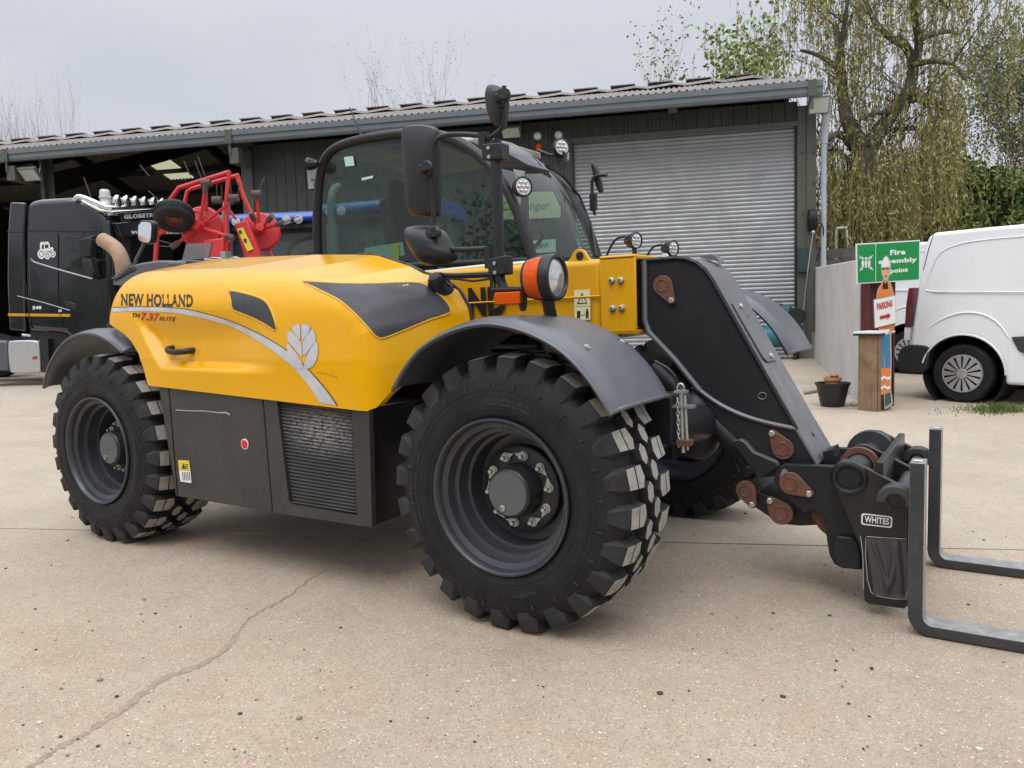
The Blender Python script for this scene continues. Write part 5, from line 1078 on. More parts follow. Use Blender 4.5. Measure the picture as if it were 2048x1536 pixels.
for s_,bl,br,tr,tl in (('Fire',(1780,511),(1811,509),(1811,498),(1780,500)),('assembly',(1757,531),(1834,526),(1834,514),(1757,519)),('point',(1780,549),(1816,546),(1816,535),(1780,538))):
    text_quad(b,s_,*[q(x,y,.036) for x,y in (bl,br,tr,tl)],bold=.05)
for cx,s_ in ((1725.6,.8),(1732,.95),(1738.4,.8)):
    cy=521; P=[(cx+3*s_*math.cos(a),517+3*s_*math.sin(a)) for a in np.linspace(0,2*math.pi,13)[:-1]]; b.add(sq(P,.036),[tuple(range(12))]); b.add(sq([(cx-2.6,521.2),(cx+2.6,521),(cx+2.4,529),(cx+1.9,536),(cx+.5,536),(cx,529),(cx-.5,536),(cx-1.9,536),(cx-2.4,529)],.0365),[tuple(range(9))])
for cx,cy,ax,ay in ((1721.5,514.5,1,1),(1742.5,513.5,-1,1),(1722,539,1,-1),(1743,537.5,-1,-1)):
    b.add(sq([(cx+3*ax,cy+3*ay),(cx+3*ax,cy-2.4*ay),(cx-2.4*ax,cy+3*ay)],.036),[(0,1,2)]); b.add(sq([(cx-2.5*ax,cy-3.6*ay),(cx-3.6*ax,cy-2.5*ay),(cx+1*ax,cy+2*ay),(cx+2*ax,cy+1*ay)],.0362),[(0,1,2,3)])
b.o('sign_print',M['white'],sg,ang=0)
# wooden bin
p0=V(PG(1718,820)); p1=V(PG(1756,824)); w_=p1-p0; zt2=PP(1718,668,p0,FH)[2]; M['pine']=mat('weathered_pine',(.30,.20,.115),.8,var=.35,vscale=7,col2=(.17,.11,.065),dirt=.35,dirtcol=(.12,.085,.06),dscale=5)
bx=empty('timber_bin',tuple((p0+p1)/2)); tag(bx,'upright weathered timber box with a pale lid beside the worker cutout','box')
dv=V([-.45,.9,0])*.26; dv2=V([w_[1],-w_[0],0]); dv=-dv2/np.linalg.norm(dv2)*.26; dv=dv if dv@FH>0 else -dv
for k in range(3):
    a=lerp(p0,p1,k/3+.004); c=lerp(p0,p1,(k+1)/3-.004); b=B(); b.prism([a,c,V([c[0],c[1],zt2]),V([a[0],a[1],zt2])],dv/np.linalg.norm(dv)*.02); b.o('plank',M['pine'],bx,bev=.002)
for (s0,s1) in ((p1,p1+dv),(p0,p0+dv),(p0+dv,p1+dv)):
    b=B(); d_=np.cross(V([0,0,1]),s1-s0); d_/=np.linalg.norm(d_); b.prism([s0,s1,V([s1[0],s1[1],zt2]),V([s0[0],s0[1],zt2])],d_*.015); b.o('side_board',M['pine'],bx)
b=B(); cc=(p0+p1+dv)/2; L_=[p0-w_*.25-dv*.15,p1+w_*.12-dv*.15,p1+w_*.12+dv*1.15,p0-w_*.25+dv*1.15]; b.prism([V([x[0],x[1],zt2+.005]) for x in L_],(0,0,.025)); b.o('lid',M['label'],bx,bev=.003)
b=B(); b.prism([V([x[0],x[1],zt2-.02]) for x in L_],(0,0,.022)); b.o('lid_rim',M['trim'],bx)
# worker cutout holding the parking board
cp_=V(PG(1768,822)); q=vpl(cp_-FH*.0)
e=empty('worker_cutout',tuple(cp_)); tag(e,'flat painted worker cutout in orange vest holding a parking board','cutout sign')
sil=[(1757,823),(1757,750),(1756,700),(1758,660),(1751,640),(1752,600),(1755,580),(1762,568),(1766,558),(1763,545),(1762,528),(1768,515),(1772,511.5),(1776,515),(1781,530),(1779,548),(1775,560),(1781,567),(1787,590),(1790,620),(1788,650),(1781,670),(1782,720),(1781,780),(1784,800),(1784,808),(1775,815)]
b=B(); b.prism([q(*p_) for p_ in sil],-FH*.015); b.o('board',mat('cutout_board',(.42,.40,.36),.7),e)
def cut(pts,m,name,off=.018): b=B(); b.add([q(x,y,off) for x,y in pts],[tuple(range(len(pts)))]); return b.o(name,m,e,ang=0)
M['skin']=mat('painted_skin',(.62,.38,.20),.6); M['vest']=mat('painted_orange',(.75,.22,.04),.6,var=.1); M['jean']=mat('painted_blue',(.05,.20,.36),.6,var=.15)
cut([(1763,545),(1764,533),(1779,532),(1779,547),(1774,560),(1768,560)],M['skin'],'face'); cut([(1763,534),(1763,527),(1768,516),(1772,512.5),(1776,516),(1780,529),(1780,533)],M['label'],'helmet',.019)
cut([(1754,590),(1762,568),(1768,562),(1774,562),(1781,568),(1788,600),(1788,660),(1757,662)],M['vest'],'vest'); cut([(1766,562),(1771,568),(1775,562),(1777,578),(1765,578)],M['trim'],'collar',.019); cut([(1764,536.5),(1770,536),(1770,539),(1765,539.5)],M['decalblack'],'glasses',.02); cut([(1772,536),(1778,535.5),(1777,538.5),(1772,539)],M['decalblack'],'glasses',.02); cut([(1769,552),(1774,551),(1774,553),(1770,554)],M['rust'],'mouth',.02)
cut([(1758,660),(1780,658),(1778,664),(1770,672),(1762,670)],M['label'],'shirt_hem',.02); cut([(1758,672),(1780,668),(1781,735),(1770,736),(1769,690),(1768,736),(1758,736)],M['jean'],'trousers')
cut([(1758,736),(1780,735),(1781,784),(1770,786),(1769,740),(1768,788),(1758,790)],M['vest'],'leggings')
for y_ in (752,771): cut([(1758.5,y_),(1763,y_+3),(1769,y_-1),(1775,y_+3),(1780.5,y_),(1780.5,y_+6),(1775,y_+8),(1769,y_+4),(1763,y_+8),(1758.5,y_+6)],M['label'],'reflective_band',.02)
cut([(1758,792),(1768,788),(1769,820),(1759,821)],M['trim'],'boot'); cut([(1770,788),(1781,785),(1783,805),(1774,812),(1770,812)],mat('painted_boot',(.05,.08,.08),.6),'boot')
b=B(); b.prism([q(x,y,.03) for x,y in ((1747,600),(1789.5,591),(1791,646),(1749,656))],-FH*.012); pbn=b.o('parking_board',M['white'],e,bev=.002)
b=B()
for i,(p_,r_) in enumerate((((1747,600),(1789.5,591)),((1789.5,591),(1791,646)),((1791,646),(1749,656)),((1749,656),(1747,600)))): b.tube([q(*p_,.036),q(*r_,.036)],.007,4)
b.o('board_frame',M['gutter'],e)
b=B(); text_quad(b,'PARKING',*[q(x,y,.046) for x,y in ((1754,621),(1785,613),(1785,599.5),(1754,606.5))],bold=.04); b.add([q(x,y,.046) for x,y in ((1760,632),(1775,629),(1775,625.5),(1782,631),(1775,639),(1775,635.5),(1760,639))],[tuple(range(7))]); b.o('board_print',M['decalred'],e,ang=0)
# bucket with a terracotta pot
bp=V(PG(1665,812)); q=vpl(bp); r1=np.linalg.norm(q(1631,765)-q(1697,765))/2; r0=np.linalg.norm(q(1643,808)-q(1687,808))/2; hb=q(1665,765)[2]-bp[2]
e=empty('bucket',tuple(bp)); tag(e,'black plastic bucket on the ground beside the concrete wall','bucket')
b=B(); b.lathe([(0,.004),(r0,.004),(r0+.004,.02),(r1-.012,hb-.03),(r1,hb-.028),(r1+.006,hb),(r1-.004,hb),(r1-.018,hb-.03),(r0-.01,.02),(0,.02)],bp,(0,0,1),32); b.o('tub',M['trim'],e,ang=50)
b=B(); b.tube([bp+V([0,0,hb-.05])+RH*(r1*1.01*math.cos(a))-FH*(r1*.75*math.sin(a))-V([0,0,.13*math.sin(a)]) for a in np.linspace(0,math.pi,14)][0:5],.004,5); b.o('handle',M['bolt'],e)
b=B(); b.lathe([(.06,hb-.14),(.09,hb+.03),(.105,hb+.03),(.105,hb+.065),(.09,hb+.065),(.075,hb-.1),(0,hb-.1)],bp,(0,0,1),20); o=b.o('terracotta_pot',mat('terracotta',(.50,.25,.11),.8,var=.25,vscale=9)); tag(o,'small orange terracotta pot sitting in the black bucket','flower pot')
b=B(); b.lathe([(0,hb-.14),(r1-.05,hb-.14)],bp,(0,0,1),20); b.o('bucket_soil',M['soil'],e)
b=B(); b.ball(bp+RH*.045+FH*.06+V([0,0,hb+.08]),V([.05,.05,.035]),6); o=b.o('broken_brick',M['exhaust']); tag(o,'pale orange lump lying on the pot in the black bucket','rubble')
b=B(); b.ball(V(PG(1708,812))+V([0,0,.025]),V([.045,.04,.03]),5); o=b.o('loose_stone',mat('pale_rock',(.5,.47,.4),.9)); tag(o,'pale stone on the ground at the foot of the wall','stone')
b=B(); P=V(PG(1613,712))+V([0,-.3,.12]); b.box(P,(.36,.25,.26),rotm((0,0,1),.3)); o=b.o('breeze_block',mat('block_grey',(.38,.37,.34),.9,var=.2),bev=.01); tag(o,'grey block on the ground at the far end of the concrete wall','block')
b=B(); b.prism([V(PG(*p_))+V([0,0,.01]) for p_ in ((1606,782),(1640,776),(1642,784),(1608,790))],(0,0,.03)); o=b.o('timber_offcut',mat('offcut',(.36,.30,.22),.9)); tag(o,'short grey timber offcut lying on the concrete by the bucket','timber')
# grass tuft by the van
gt=B(); c0=V(PG(2005,822))
for k in range(900):
    a=rng.uniform(0,2*math.pi); r_=abs(rng.normal(0,.13)); P=c0+RH*(r_*math.cos(a)*2.0-.05)+FH*(r_*math.sin(a)*1.2); P[2]=G(P[0],P[1]); hgt=rng.uniform(.04,.13)*(1-.5*min(1,r_/.35)); dr=V([rng.normal(0,.5),rng.normal(0,.5),1]); sd_=V([rng.normal(),rng.normal(),0]); sd_=sd_/np.linalg.norm(sd_)*.006
    gt.add([P-sd_,P+sd_,P+dr*hgt],[(0,1,2)])
M['grass']=mat('grass_green',(.09,.15,.03),.7,var=.4,vscale=12,col2=(.16,.18,.06)); o=gt.o('weed_tuft',M['grass'],ang=0); tag(o,'clump of green weeds on the concrete below the white van','weeds',kind='stuff')
# ================================================================= VANS
def tyre_wheel(name,c,ax,R,w_,parent,spokes=14,rimm=None):
    e=empty(name,tuple(c),parent); ax=V(ax)/np.linalg.norm(ax); ri=R*.66
    b=B(); b.lathe([(ri,w_*.45),(R*.80,w_*.5),(R*.93,w_*.48),(R*.985,w_*.36),(R,w_*.2),(R,-w_*.2),(R*.97,-w_*.4),(ri,-w_*.45)],c,ax,40); b.o('tyre',M['rubber'],e)
    b=B(); b.lathe([(ri,w_*.47),(ri*.96,w_*.5),(ri*.93,w_*.42),(ri*.90,w_*.1),(0,w_*.1)],c,ax,36); b.o('rim',M['trim'],e)
    x,y,_=frame(ax)
    b=B(); b.lathe([(ri*1.0,w_*.46),(ri*.97,w_*.53),(ri*.90,w_*.52)],c,ax,40)
    for k in range(spokes):
        a=2*math.pi*k/spokes; da=math.pi/spokes
        P=[]
        for rr,ww in ((ri*.20,.55),(ri*.93,.72)):
            for s in (-1,1): P.append(c+ax*w_*(.56 if rr<ri*.5 else .525)+rr*(x*math.cos(a+s*da*ww)+y*math.sin(a+s*da*ww)))
        b.add(P,[(0,1,3,2)])
    b.lathe([(ri*.27,w_*.52),(ri*.25,w_*.6),(0,w_*.62)],c,ax,20); b.o('hub_cap',rimm or M['aluminium'],e,ang=40); return e
HV=math.radians(-19); vh=V([math.cos(HV),math.sin(HV),0]); vn=V([math.sin(HV),-math.cos(HV),0])
Pw=V(PG(1921,806))
def make_van(label):
    e=empty('panel_van',tuple(Pw)); tag(e,label,'van')
    z0=Pw[2]
    def fl(x,y): P=PP(x,y,Pw,vn); d=P-Pw; return d@vh,P[2]-z0
    R=(fl(1921,689)[1])/2
    ra,_=fl(1921,750)
    top=[fl(1830,600),fl(1836,540),fl(1842,490),fl(1850,470),fl(1862,464),fl(1950,455),fl(2048,446)]
    zr=top[-1][1]; Rk=R*1.30
    bot=fl(1818,690)
    prof=[bot]+top+[(1.9,zr+.02),(2.35,zr-.12),(3.05,zr*.60),(3.7,zr*.50),(3.85,zr*.35),(3.85,.24)]
    fx=2.78
    prof+= [(fx+Rk,.22)]+[(fx+Rk*math.cos(a),R+Rk*math.sin(a)) for a in np.linspace(-.05,math.pi+.05,16)]+[(fx-Rk,.22),(Rk,.24)]+[(Rk*math.cos(a),R+Rk*math.sin(a)) for a in np.linspace(-.05,math.pi*.93,16)]
    W=1.78
    def inset(z): return .02+.10*max(0,(z-.95)/(zr-.95))**1.6+.03*max(0,(.5-z)/.5)
    def pt(a,z,near=True,off=0): return Pw+vh*a+V([0,0,z])+vn*((-inset(z)+off) if near else (-W+inset(z)))
    def resd(pr):
        out=[]
        for i in range(len(pr)):
            a,c=V(pr[i]),V(pr[(i+1)%len(pr)]); k=max(1,int(np.linalg.norm(c-a)/.12)); out+= [tuple(a+(c-a)*j/k) for j in range(k)]
        return out
    pr=resd(prof); N_=len(pr); b=B(); b.add([pt(a,z) for a,z in pr]+[pt(a,z,False) for a,z in pr],[tuple(range(N_)),tuple(range(2*N_-1,N_-1,-1))]+[(i,(i+1)%N_,N_+(i+1)%N_,N_+i) for i in range(N_)])
    body=b.o('body',M['vanwhite'],e,ang=35,bev=.05,seg=4)
    for ca in (0,fx):
        b=B(); b.lathe([(Rk*.995,-.02),(Rk*.985,-.6),(0,-.6)],Pw+vh*ca+V([0,0,R]),vn,32); b.o('wheel_arch',M['black'],e,ang=50)
        tyre_wheel('wheel',Pw+vh*ca+V([0,0,R])-vn*.13,vn,R,.20,e); tyre_wheel('wheel',Pw+vh*ca+V([0,0,R])-vn*(W-.13),-vn,R,.20,e)
    # bumper, rear lamp, rub strip, pressed panel outlines, fuel flap line
    bp=[fl(1822,688),fl(1862,692),fl(1856,712),fl(1850,748),fl(1820,744),fl(1797,735),fl(1792,715),fl(1800,695)]
    b=B(); P=[pt(a,z,True,.012) for a,z in chaikin(bp,1,True)]; b.prism(P,-vn*(W-.05)); b.o('bumper',mat('bumper_black',(.02,.021,.023),.55),e,bev=.02)
    lp=[fl(1814,576),fl(1825,575),fl(1823,610),fl(1818,655),fl(1808,653),fl(1810,610)]
    b=B(); b.prism([pt(a,z,True,.008) for a,z in lp],-vn*.16); b.o('tail_lamp',mat('tail_lamp_red',(.12,.004,.008),.25,coat=.5),e,bev=.01)
    b=B(); b.prism([pt(*fl(*p_),True,.004) for p_ in ((1808,655),(1818,656),(1816,680),(1807,678))],-vn*.16); b.o('lamp_lower',M['label'],e)
    b=B(); rs=[fl(2022,674),fl(2060,672),fl(2160,672),fl(2160,715),fl(2050,708),fl(2036,702)]; b.prism([pt(a,z,True,.018) for a,z in rs],-vn*.03); b.o('rub_strip',mat('bumper_grey',(.035,.036,.04),.6),e,bev=.01)
    pl=[fl(x,y) for x,y in ((2090,470),(2048,471),(1935,481),(1890,494),(1868,510),(1858,535),(1850,560),(1846,578),(1850,583),(1900,584),(2090,584))]
    b=B(); b.tube([pt(a,z,True,-.0062) for a,z in chaikin(pl,2)],.008,6); b.o('panel_crease',M['vanwhite'],body,ang=60)
    sm=[fl(x,y) for x,y in ((1859,466),(1850,500),(1842,540))]; b=B(); b.tube([pt(a,z,True,.001) for a,z in sm],.004,4); b.o('door_seam',M['trim'],body)
    ac=[(Rk*1.03*math.cos(a),R+Rk*1.03*math.sin(a)) for a in np.linspace(.0,math.pi*.92,24)]; b=B(); b.tube([pt(a,z,True,.0) for a,z in ac],.014,6); b.o('arch_lip',M['vanwhite'],body,ang=60)
    cr=[fl(x,y) for x,y in ((1850,660),(1870,645),(1900,630),(1930,624),(1965,628),(1995,645),(2015,675))]; b=B(); b.tube([pt(a,z,True,-.0108) for a,z in chaikin(cr,2)],.012,6); b.o('panel_crease',M['vanwhite'],body,ang=60)
    # glazing and front lamps (outside the frame)
    b=B(); b.prism([pt(a,z,True,.004) for a,z in ((1.65,zr*.66),(1.65,zr*.92),(2.15,zr*.92),(2.75,zr*.64))],-vn*.02); b.o('door_window',M['black'],e)
    return e
van=make_van('clean white panel van with black bumper parked beyond the green sign')
v2=copytree(van); v2['label']='second white van mostly hidden behind the sign post and wall'; dl=-vh*1.8-vn*2.6; v2.location=Vector(tuple(Pw+dl)); v2.location.z=G(*(Pw+dl)[:2])
# ================================================================= TRUCK
HT=math.radians(28); th=V([math.cos(HT),math.sin(HT),0]); tn=V([math.sin(HT),-math.cos(HT),0]); Pt=V(PG(135,770))
TR=empty('truck_tractor_unit',tuple(Pt)); tag(TR,'black lorry cab with yellow side stripe and roof spotlights before the open bay','truck')
def ts(x,y,off=0.): return PP(x,y,Pt+tn*off,tn)
M['truck']=mat('truck_black',(.012,.014,.017),.07,var=.1,vscale=2,coat=.8,dirt=.1,dirtcol=(.06,.06,.06)); M['truckglass']=mat('truck_glass',(.010,.014,.013),.04,spec=.8)
WT=2.45
cabp=[(52,662),(48,560),(47,470),(50,415),(57,401),(80,397),(150,393),(166,399),(190,412),(208,425),(216,450),(221,490),(224,530),(226,640),(222,690),(150,690),(128,668)]
b=B(); b.prism([ts(*p_) for p_ in cabp],-tn*WT); tb=b.o('cab_shell',M['truck'],TR,bev=.12,seg=4)
b=B(); b.prism([ts(*p_) for p_ in ((20,404),(50,405),(48,463),(50,662),(18,660),(14,560),(15,463))],-tn*.08); b.prism([ts(*p_)-tn*(WT-.08) for p_ in ((20,404),(50,405),(48,463),(50,662),(18,660),(14,560),(15,463))],-tn*.08); b.os('side_deflector',M['truck'],TR,bev=.03)
b=B(); b.tube([ts(15,463,.01),ts(49,464,.01)],.012,4); b.tube([ts(51,410,.012),ts(48,463,.012),ts(50,560,.012),ts(62,662,.012)],.014,4); b.os('panel_gap',M['black'],TR)
b=B(); b.prism([ts(*p_,.012) for p_ in ((16,626.5),(51,627),(51,632.5),(16,632))],-tn*.01); b.prism([ts(*p_,.012) for p_ in ((53,627),(140,628),(140,633.5),(53,632.5))],-tn*.01); b.os('stripe',mat('stripe_yellow',(.62,.28,.01),.4),TR)
M['truckline']=mat('truck_silver',(.20,.21,.22),.35,metal=.5)
b=B(); b.tube(chaikin([ts(*p_,.015) for p_ in ((62,517),(66,523),(80,528),(120,540),(185,558))],2),.02,6); b.tube([ts(*p_,.015) for p_ in ((35,592),(90,606),(140,621))],.012,6); b.os('trim_line',M['truckline'],TR)
b=B(); b.prism([ts(*p_,.012) for p_ in ((129,473),(162,473),(161,535),(129,543))],-tn*.02); b.prism([ts(*p_,.012) for p_ in ((165,473),(198,472),(207,500),(208,552),(164,537))],-tn*.02); b.os('door_window',M['truckglass'],TR,bev=.004)
b=B(); b.tube([ts(*p_,.012) for p_ in ((116,468),(116,600),(124,645))],.008,4); b.tube([ts(*p_,.012) for p_ in ((55,461),(200,463))],.010,4); b.os('door_gap',M['black'],TR)
b=B(); b.prism([ts(*p_,.02) for p_ in ((128,600),(153,608),(152,620),(130,614))],-tn*.02); b.o('door_handle',M['trim'],TR,bev=.02)
b=B(); text_quad(b,'540',*[ts(*p_,.016) for p_ in ((65,619),(83,618.5),(83,611.5),(65,612))],bold=.05); b.prism([ts(*p_,.014) for p_ in ((117,619),(123,619),(123,624),(117,624))],-tn*.005)
# white tractor emblem
def disc(cx,cy,r,ri=0.): 
    P=[ts(cx+r*.8*math.cos(a),cy+r*math.sin(a),.016) for a in np.linspace(0,2*math.pi,21)[:-1]]
    if ri==0: b.add(P,[tuple(range(20))])
    else:
        Q=[ts(cx+ri*.8*math.cos(a),cy+ri*math.sin(a),.016) for a in np.linspace(0,2*math.pi,21)[:-1]]; b.add(P+Q,[(i,(i+1)%20,20+(i+1)%20,20+i) for i in range(20)])
disc(83,508,10,6); disc(83,508,4.5); disc(95,511,7.5,4.5); disc(95,511,3); disc(106,508,7,4.5); disc(106,508,3)
for pts in ([(80,498),(80,486),(82,484),(96,483),(98,486),(98,489),(84,489),(84,498)],[(96,486),(99,486),(101,503),(98,503)],[(88,484),(90,484),(90,498),(88,498)],[(86,498),(104,494),(107,497),(107,500),(92,503),(88,502)]): b.add([ts(*p_,.0165) for p_ in pts],[tuple(range(len(pts)))])
b.o('side_marking',M['white'],TR,ang=0)
# front face
Pf=ts(224,560); 
def tf(x,y,off=0.): return PP(x,y,Pf+th*off,th)
b=B(); b.prism([tf(*p_,.02) for p_ in ((240,478),(345,470),(345,580),(236,585))],th*.02); b.o('windscreen',M['truckglass'],TR)
b=B(); b.prism([tf(*p_,.03) for p_ in ((222,446),(345,438),(345,466),(232,474))],th*.12); b.o('sun_visor',M['truck'],TR,bev=.02)
b=B(); b.prism([tf(*p_,.03) for p_ in ((234,421),(350,413),(350,441),(240,448))],th*.04); b.o('head_panel',M['truck'],TR,bev=.01)
b=B(); text_quad(b,'GLOBETROTTER',*[tf(*p_,.085) for p_ in ((248,438),(345,432),(345,423),(248,429))],bold=.05); b.o('front_lettering',M['white'],TR,ang=0); b=B(); text_quad(b,'www.lawtractors.co.uk',*[tf(*p_,.17) for p_ in ((262,468),(360,468),(360,459),(262,459))],bold=.05); b.o('front_lettering',M['white'],TR,ang=0)
b=B(); b.prism([tf(*p_,.02) for p_ in ((214,425),(228,425),(228,431),(215,431))],th*.08); b.o('corner_lamp',M['lens'],TR)
b=B(); b.prism([tf(*p_,.03) for p_ in ((226,640),(345,640),(345,740),(230,735))],th*.1); b.o('grille',M['trim'],TR,bev=.02)
# mirrors
b=B(); b.prism([ts(*p_,.35) for p_ in ((155,484),(160,478),(178,474),(182,480),(181,512),(160,514))],-tn*.2); b.prism([ts(*p_,.35) for p_ in ((163,520),(180,518),(188,545),(183,555),(168,550))],-tn*.2); b.tube([ts(180,476,.25),ts(196,471,.02)],.04,6); b.tube([ts(182,550,.25),ts(196,556,.02)],.04,6); b.o('mirror',M['trim'],TR,bev=.04)
# roof rail, spot lamps, beacon
b=B(); fr_=[ts(150,402,.03),ts(153,394,.03),ts(162,393,.03),ts(185,402,.03),ts(210,414,.03)]; fr_+= [tf(222,417,.1),tf(345,409,.1)]; b.tube(chaikin(fr_,1),.05,10); b.tube([ts(165,402,.03),ts(200,420,.03),tf(222,425,.1),tf(345,417,.1)],.035,8); rb=b.o('roof_bar',M['chrome'],TR,ang=60)
for k in range(6):
    P=tf(237+18.3*k,402+.9*k,.12); b=B(); b.lathe([(0,-.11),(.08,-.1),(.12,-.03),(.125,0),(.11,.02),(0,.035)],P,th,20); b.o('spot_lamp',M['chrome'],TR,ang=50)
P=ts(211,404,-.2); b=B(); b.lathe([(.11,-.05),(.11,.0),(.10,.01),(.10,.10),(.115,.11),(.115,.15),(.10,.16),(.10,.24),(.08,.28),(0,.29)],P-V([0,0,.04]),(0,0,1),20); b.o('beacon',mat('beacon_clear',(.6,.6,.58),.2,metal=.3),TR,ang=50)
# chassis, tank, wheels
zg=Pt[2]; b=B(); P=ts(60,700); c0=V([P[0],P[1],zg+.85])-tn*WT*.5; RT_=np.stack([th,-tn,V([0,0,1])],1)
b.box(c0-th*2.6,(7.0,.9,.28),RT_); b.box(c0+th*.9,(1.9,2.2,.5),RT_); b.o('chassis',M['trim'],TR)
b=B(); b.prism(chaikin([ts(*p_,.0) for p_ in ((14,686),(20,681),(72,680),(78,686),(81,742),(78,746),(24,747),(18,742))],1,True),-tn*.6); tk=b.o('fuel_tank',M['aluminium'],TR,bev=.05,seg=3)
b=B(); b.prism([ts(*p_,.008) for p_ in ((65,713),(74,712),(74,718),(65,719))],-tn*.01); b.o('red_badge',mat('badge_red',(.35,.03,.02),.5),tk)
b=B(); b.prism([ts(*p_,.0) for p_ in ((-60,680),(13,682),(17,742),(-60,742))],-tn*.55); b.o('battery_box',M['plastic'],TR,bev=.03)
b=B(); b.prism([ts(*p_,.0) for p_ in ((80,680),(96,678),(98,745),(84,745))],-tn*.5); b.o('mudguard',M['trim'],TR)
Rw=.51; 
for s_ in (.15,WT-.15):
    for a_ in (.0,-3.7):
        c_=Pt+th*(a_+.55)-tn*s_; c_[2]=G(c_[0],c_[1])+Rw; tyre_wheel('wheel',c_,tn if s_<1 else -tn,Rw,.3,TR,10,M['rim'])
b=B(); b.tube([ts(45,670,-.3),ts(70,672,-.3)],.03,6); b.o('step',M['bolt'],TR)
# ================================================================= RED TEDDER
TD0=10.4; M['red']=mat('implement_red',(.62,.028,.030),.42,var=.15,vscale=4,dirt=.15,dirtcol=(.3,.06,.05)); tp0=PD(430,600,TD0); TE=empty('hay_tedder',(tp0[0],tp0[1],G(tp0[0],tp0[1]))); tag(TE,'folded red hay tedder with tine arms standing behind the telehandler','hay tedder')
pd=lambda x,y,o=0.: PD(x,y,TD0+o)
def tb_(pts,r=.028,o=0.,m='red',name='frame_tube',par=None): b=B(); b.tube([pd(*p_,o) for p_ in pts],r,8); return b.o(name,M[m],par or TE,ang=60)
tb_([(311,522),(318,430),(332,412),(358,376),(460,344)],.032); tb_([(368,412),(375,382),(385,377),(478,350)],.028,.5); tb_([(458,342),(452,412),(452,525)],.03,.0); tb_([(476,352),(487,395),(505,430)],.028,.5); tb_([(473,352),(500,425),(512,450),(536,500),(558,535)],.026,.5)
tb_([(411,366),(412,420)],.026,.1); tb_([(452,412),(472,438)],.02,.4)
tb_([(318,470),(345,453)],.02); tb_([(375,420),(400,424),(406,440)],.024,.1)
# rotors: dished discs with arms
def rotor(cx,cy,rpx,o,arms,tilt=(0,0)):
    c=pd(cx,cy,o); r_=rpx*(TD0+o)/FPX; ax=-CF+CR*tilt[0]+CU*tilt[1]; e=empty('rotor',tuple(c),TE)
    b=B(); b.lathe([(0,.10),(r_*.25,.09),(r_*.3,.03),(r_*.9,.0),(r_,-.04),(r_*.97,-.06)],c,ax,32); b.lathe([(r_*.22,.09),(r_*.2,.2),(0,.21)],c,ax,14); b.o('rotor_disc',M['red'],e,ang=40)
    for (ex,ey) in arms:
        E_=pd(ex,ey,o-.15); b=B(); b.tube([c+(ax/np.linalg.norm(ax))*.05,E_],.022,8); b.o('tine_arm',M['red'],e)
        d_=E_-c; d_/=np.linalg.norm(d_); b=B(); b.cyl(E_-d_*.06,E_+d_*.06,.038,12); b.o('tine_coil',mat('coil_brown',(.09,.06,.05),.7) if 'coil' not in M else M['coil'],e)
    return e
M['coil']=mat('coil_brown',(.09,.065,.055),.7)
r1_=rotor(402,455,44,.1,[(350,490),(411,375),(467,400),(460,474)]); r2_=rotor(520,462,40,.4,[(513,392),(560,447),(540,437),(505,433)],(.3,.1))
tines=[((390,323),(405,363)),((396,313),(412,358)),((368,322),(380,350)),((280,330),(298,352)),((297,382),(315,398)),((530,352),(515,388)),((526,358),(517,390)),((597,432),(570,445)),((600,441),(568,450)),((433,368),(434,394)),((443,371),(444,400)),((461,368),(463,394)),((478,365),(477,394)),((306,478),(345,488)),((316,492),(350,494)),((168,355),(182,395))]
b=B()
for a,c in tines: b.tube([pd(*a,0),pd(*c,0)],.007,5)
b.os('tine',mat('tine_steel',(.07,.065,.06),.5,metal=.4),TE)
for p_ in ((434,400),(468,396),(513,388),(412,366)):
    b=B(); c=pd(*p_,-.05); b.cyl(c-CR*.06,c+CR*.06,.05,10); b.o('tine_coil',M['coil'],TE)
b=B(); b.prism([pd(*p_,-.1) for p_ in ((405,480),(446,475),(448,530),(412,532))],CF*.3); b.o('gear_case',M['red'],TE,bev=.02)
b=B(); b.prism([pd(*p_,.1) for p_ in ((468,448),(494,440),(525,522),(493,528))],CF*.15); gd=b.o('guard_plate',M['red'],TE,bev=.015)
b=B(); b.prism([pd(*p_,.085) for p_ in ((474,458),(486,455),(507,498),(495,503))],-CF*.006); b.o('warning_strip',mat('warning_yellow',(.72,.55,.03),.5),gd)
b=B(); b.prism([pd(*p_,.07) for p_ in ((477,461),(482,460),(484,466),(479,467))],-CF*.004); b.prism([pd(*p_,.07) for p_ in ((487,478),(492,477),(494,484),(489,485))],-CF*.004); b.os('warning_print',M['decalblack'],gd)
# transport wheel
c=pd(348,432,-.2); ax=V([.35,-.35,.0])+V([0,0,-.80]); ax/=np.linalg.norm(ax); e=empty('transport_wheel',tuple(c),TE); Rr=.25
b=B(); b.lathe([(.13,.10),(.2,.11),(.235,.09),(.25,.05),(.25,-.05),(.235,-.09),(.2,-.11),(.13,-.10)],c,ax,36); 
for h_ in (-.03,0,.03): b.tube([c+ax*h_+(frame(ax)[0]*math.cos(a)+frame(ax)[1]*math.sin(a))*.251 for a in np.linspace(0,2*math.pi,41)[:-1]],.006,4,closed=True)
b.o('tyre',M['rubber'],e,ang=40); b=B(); b.lathe([(.135,.07),(.12,.03),(.06,.02),(.05,.06),(0,.06)],c,ax,24); b.o('rim',M['rust'],e,ang=40)
tb_([(348,440),(330,455),(318,466)],.02)
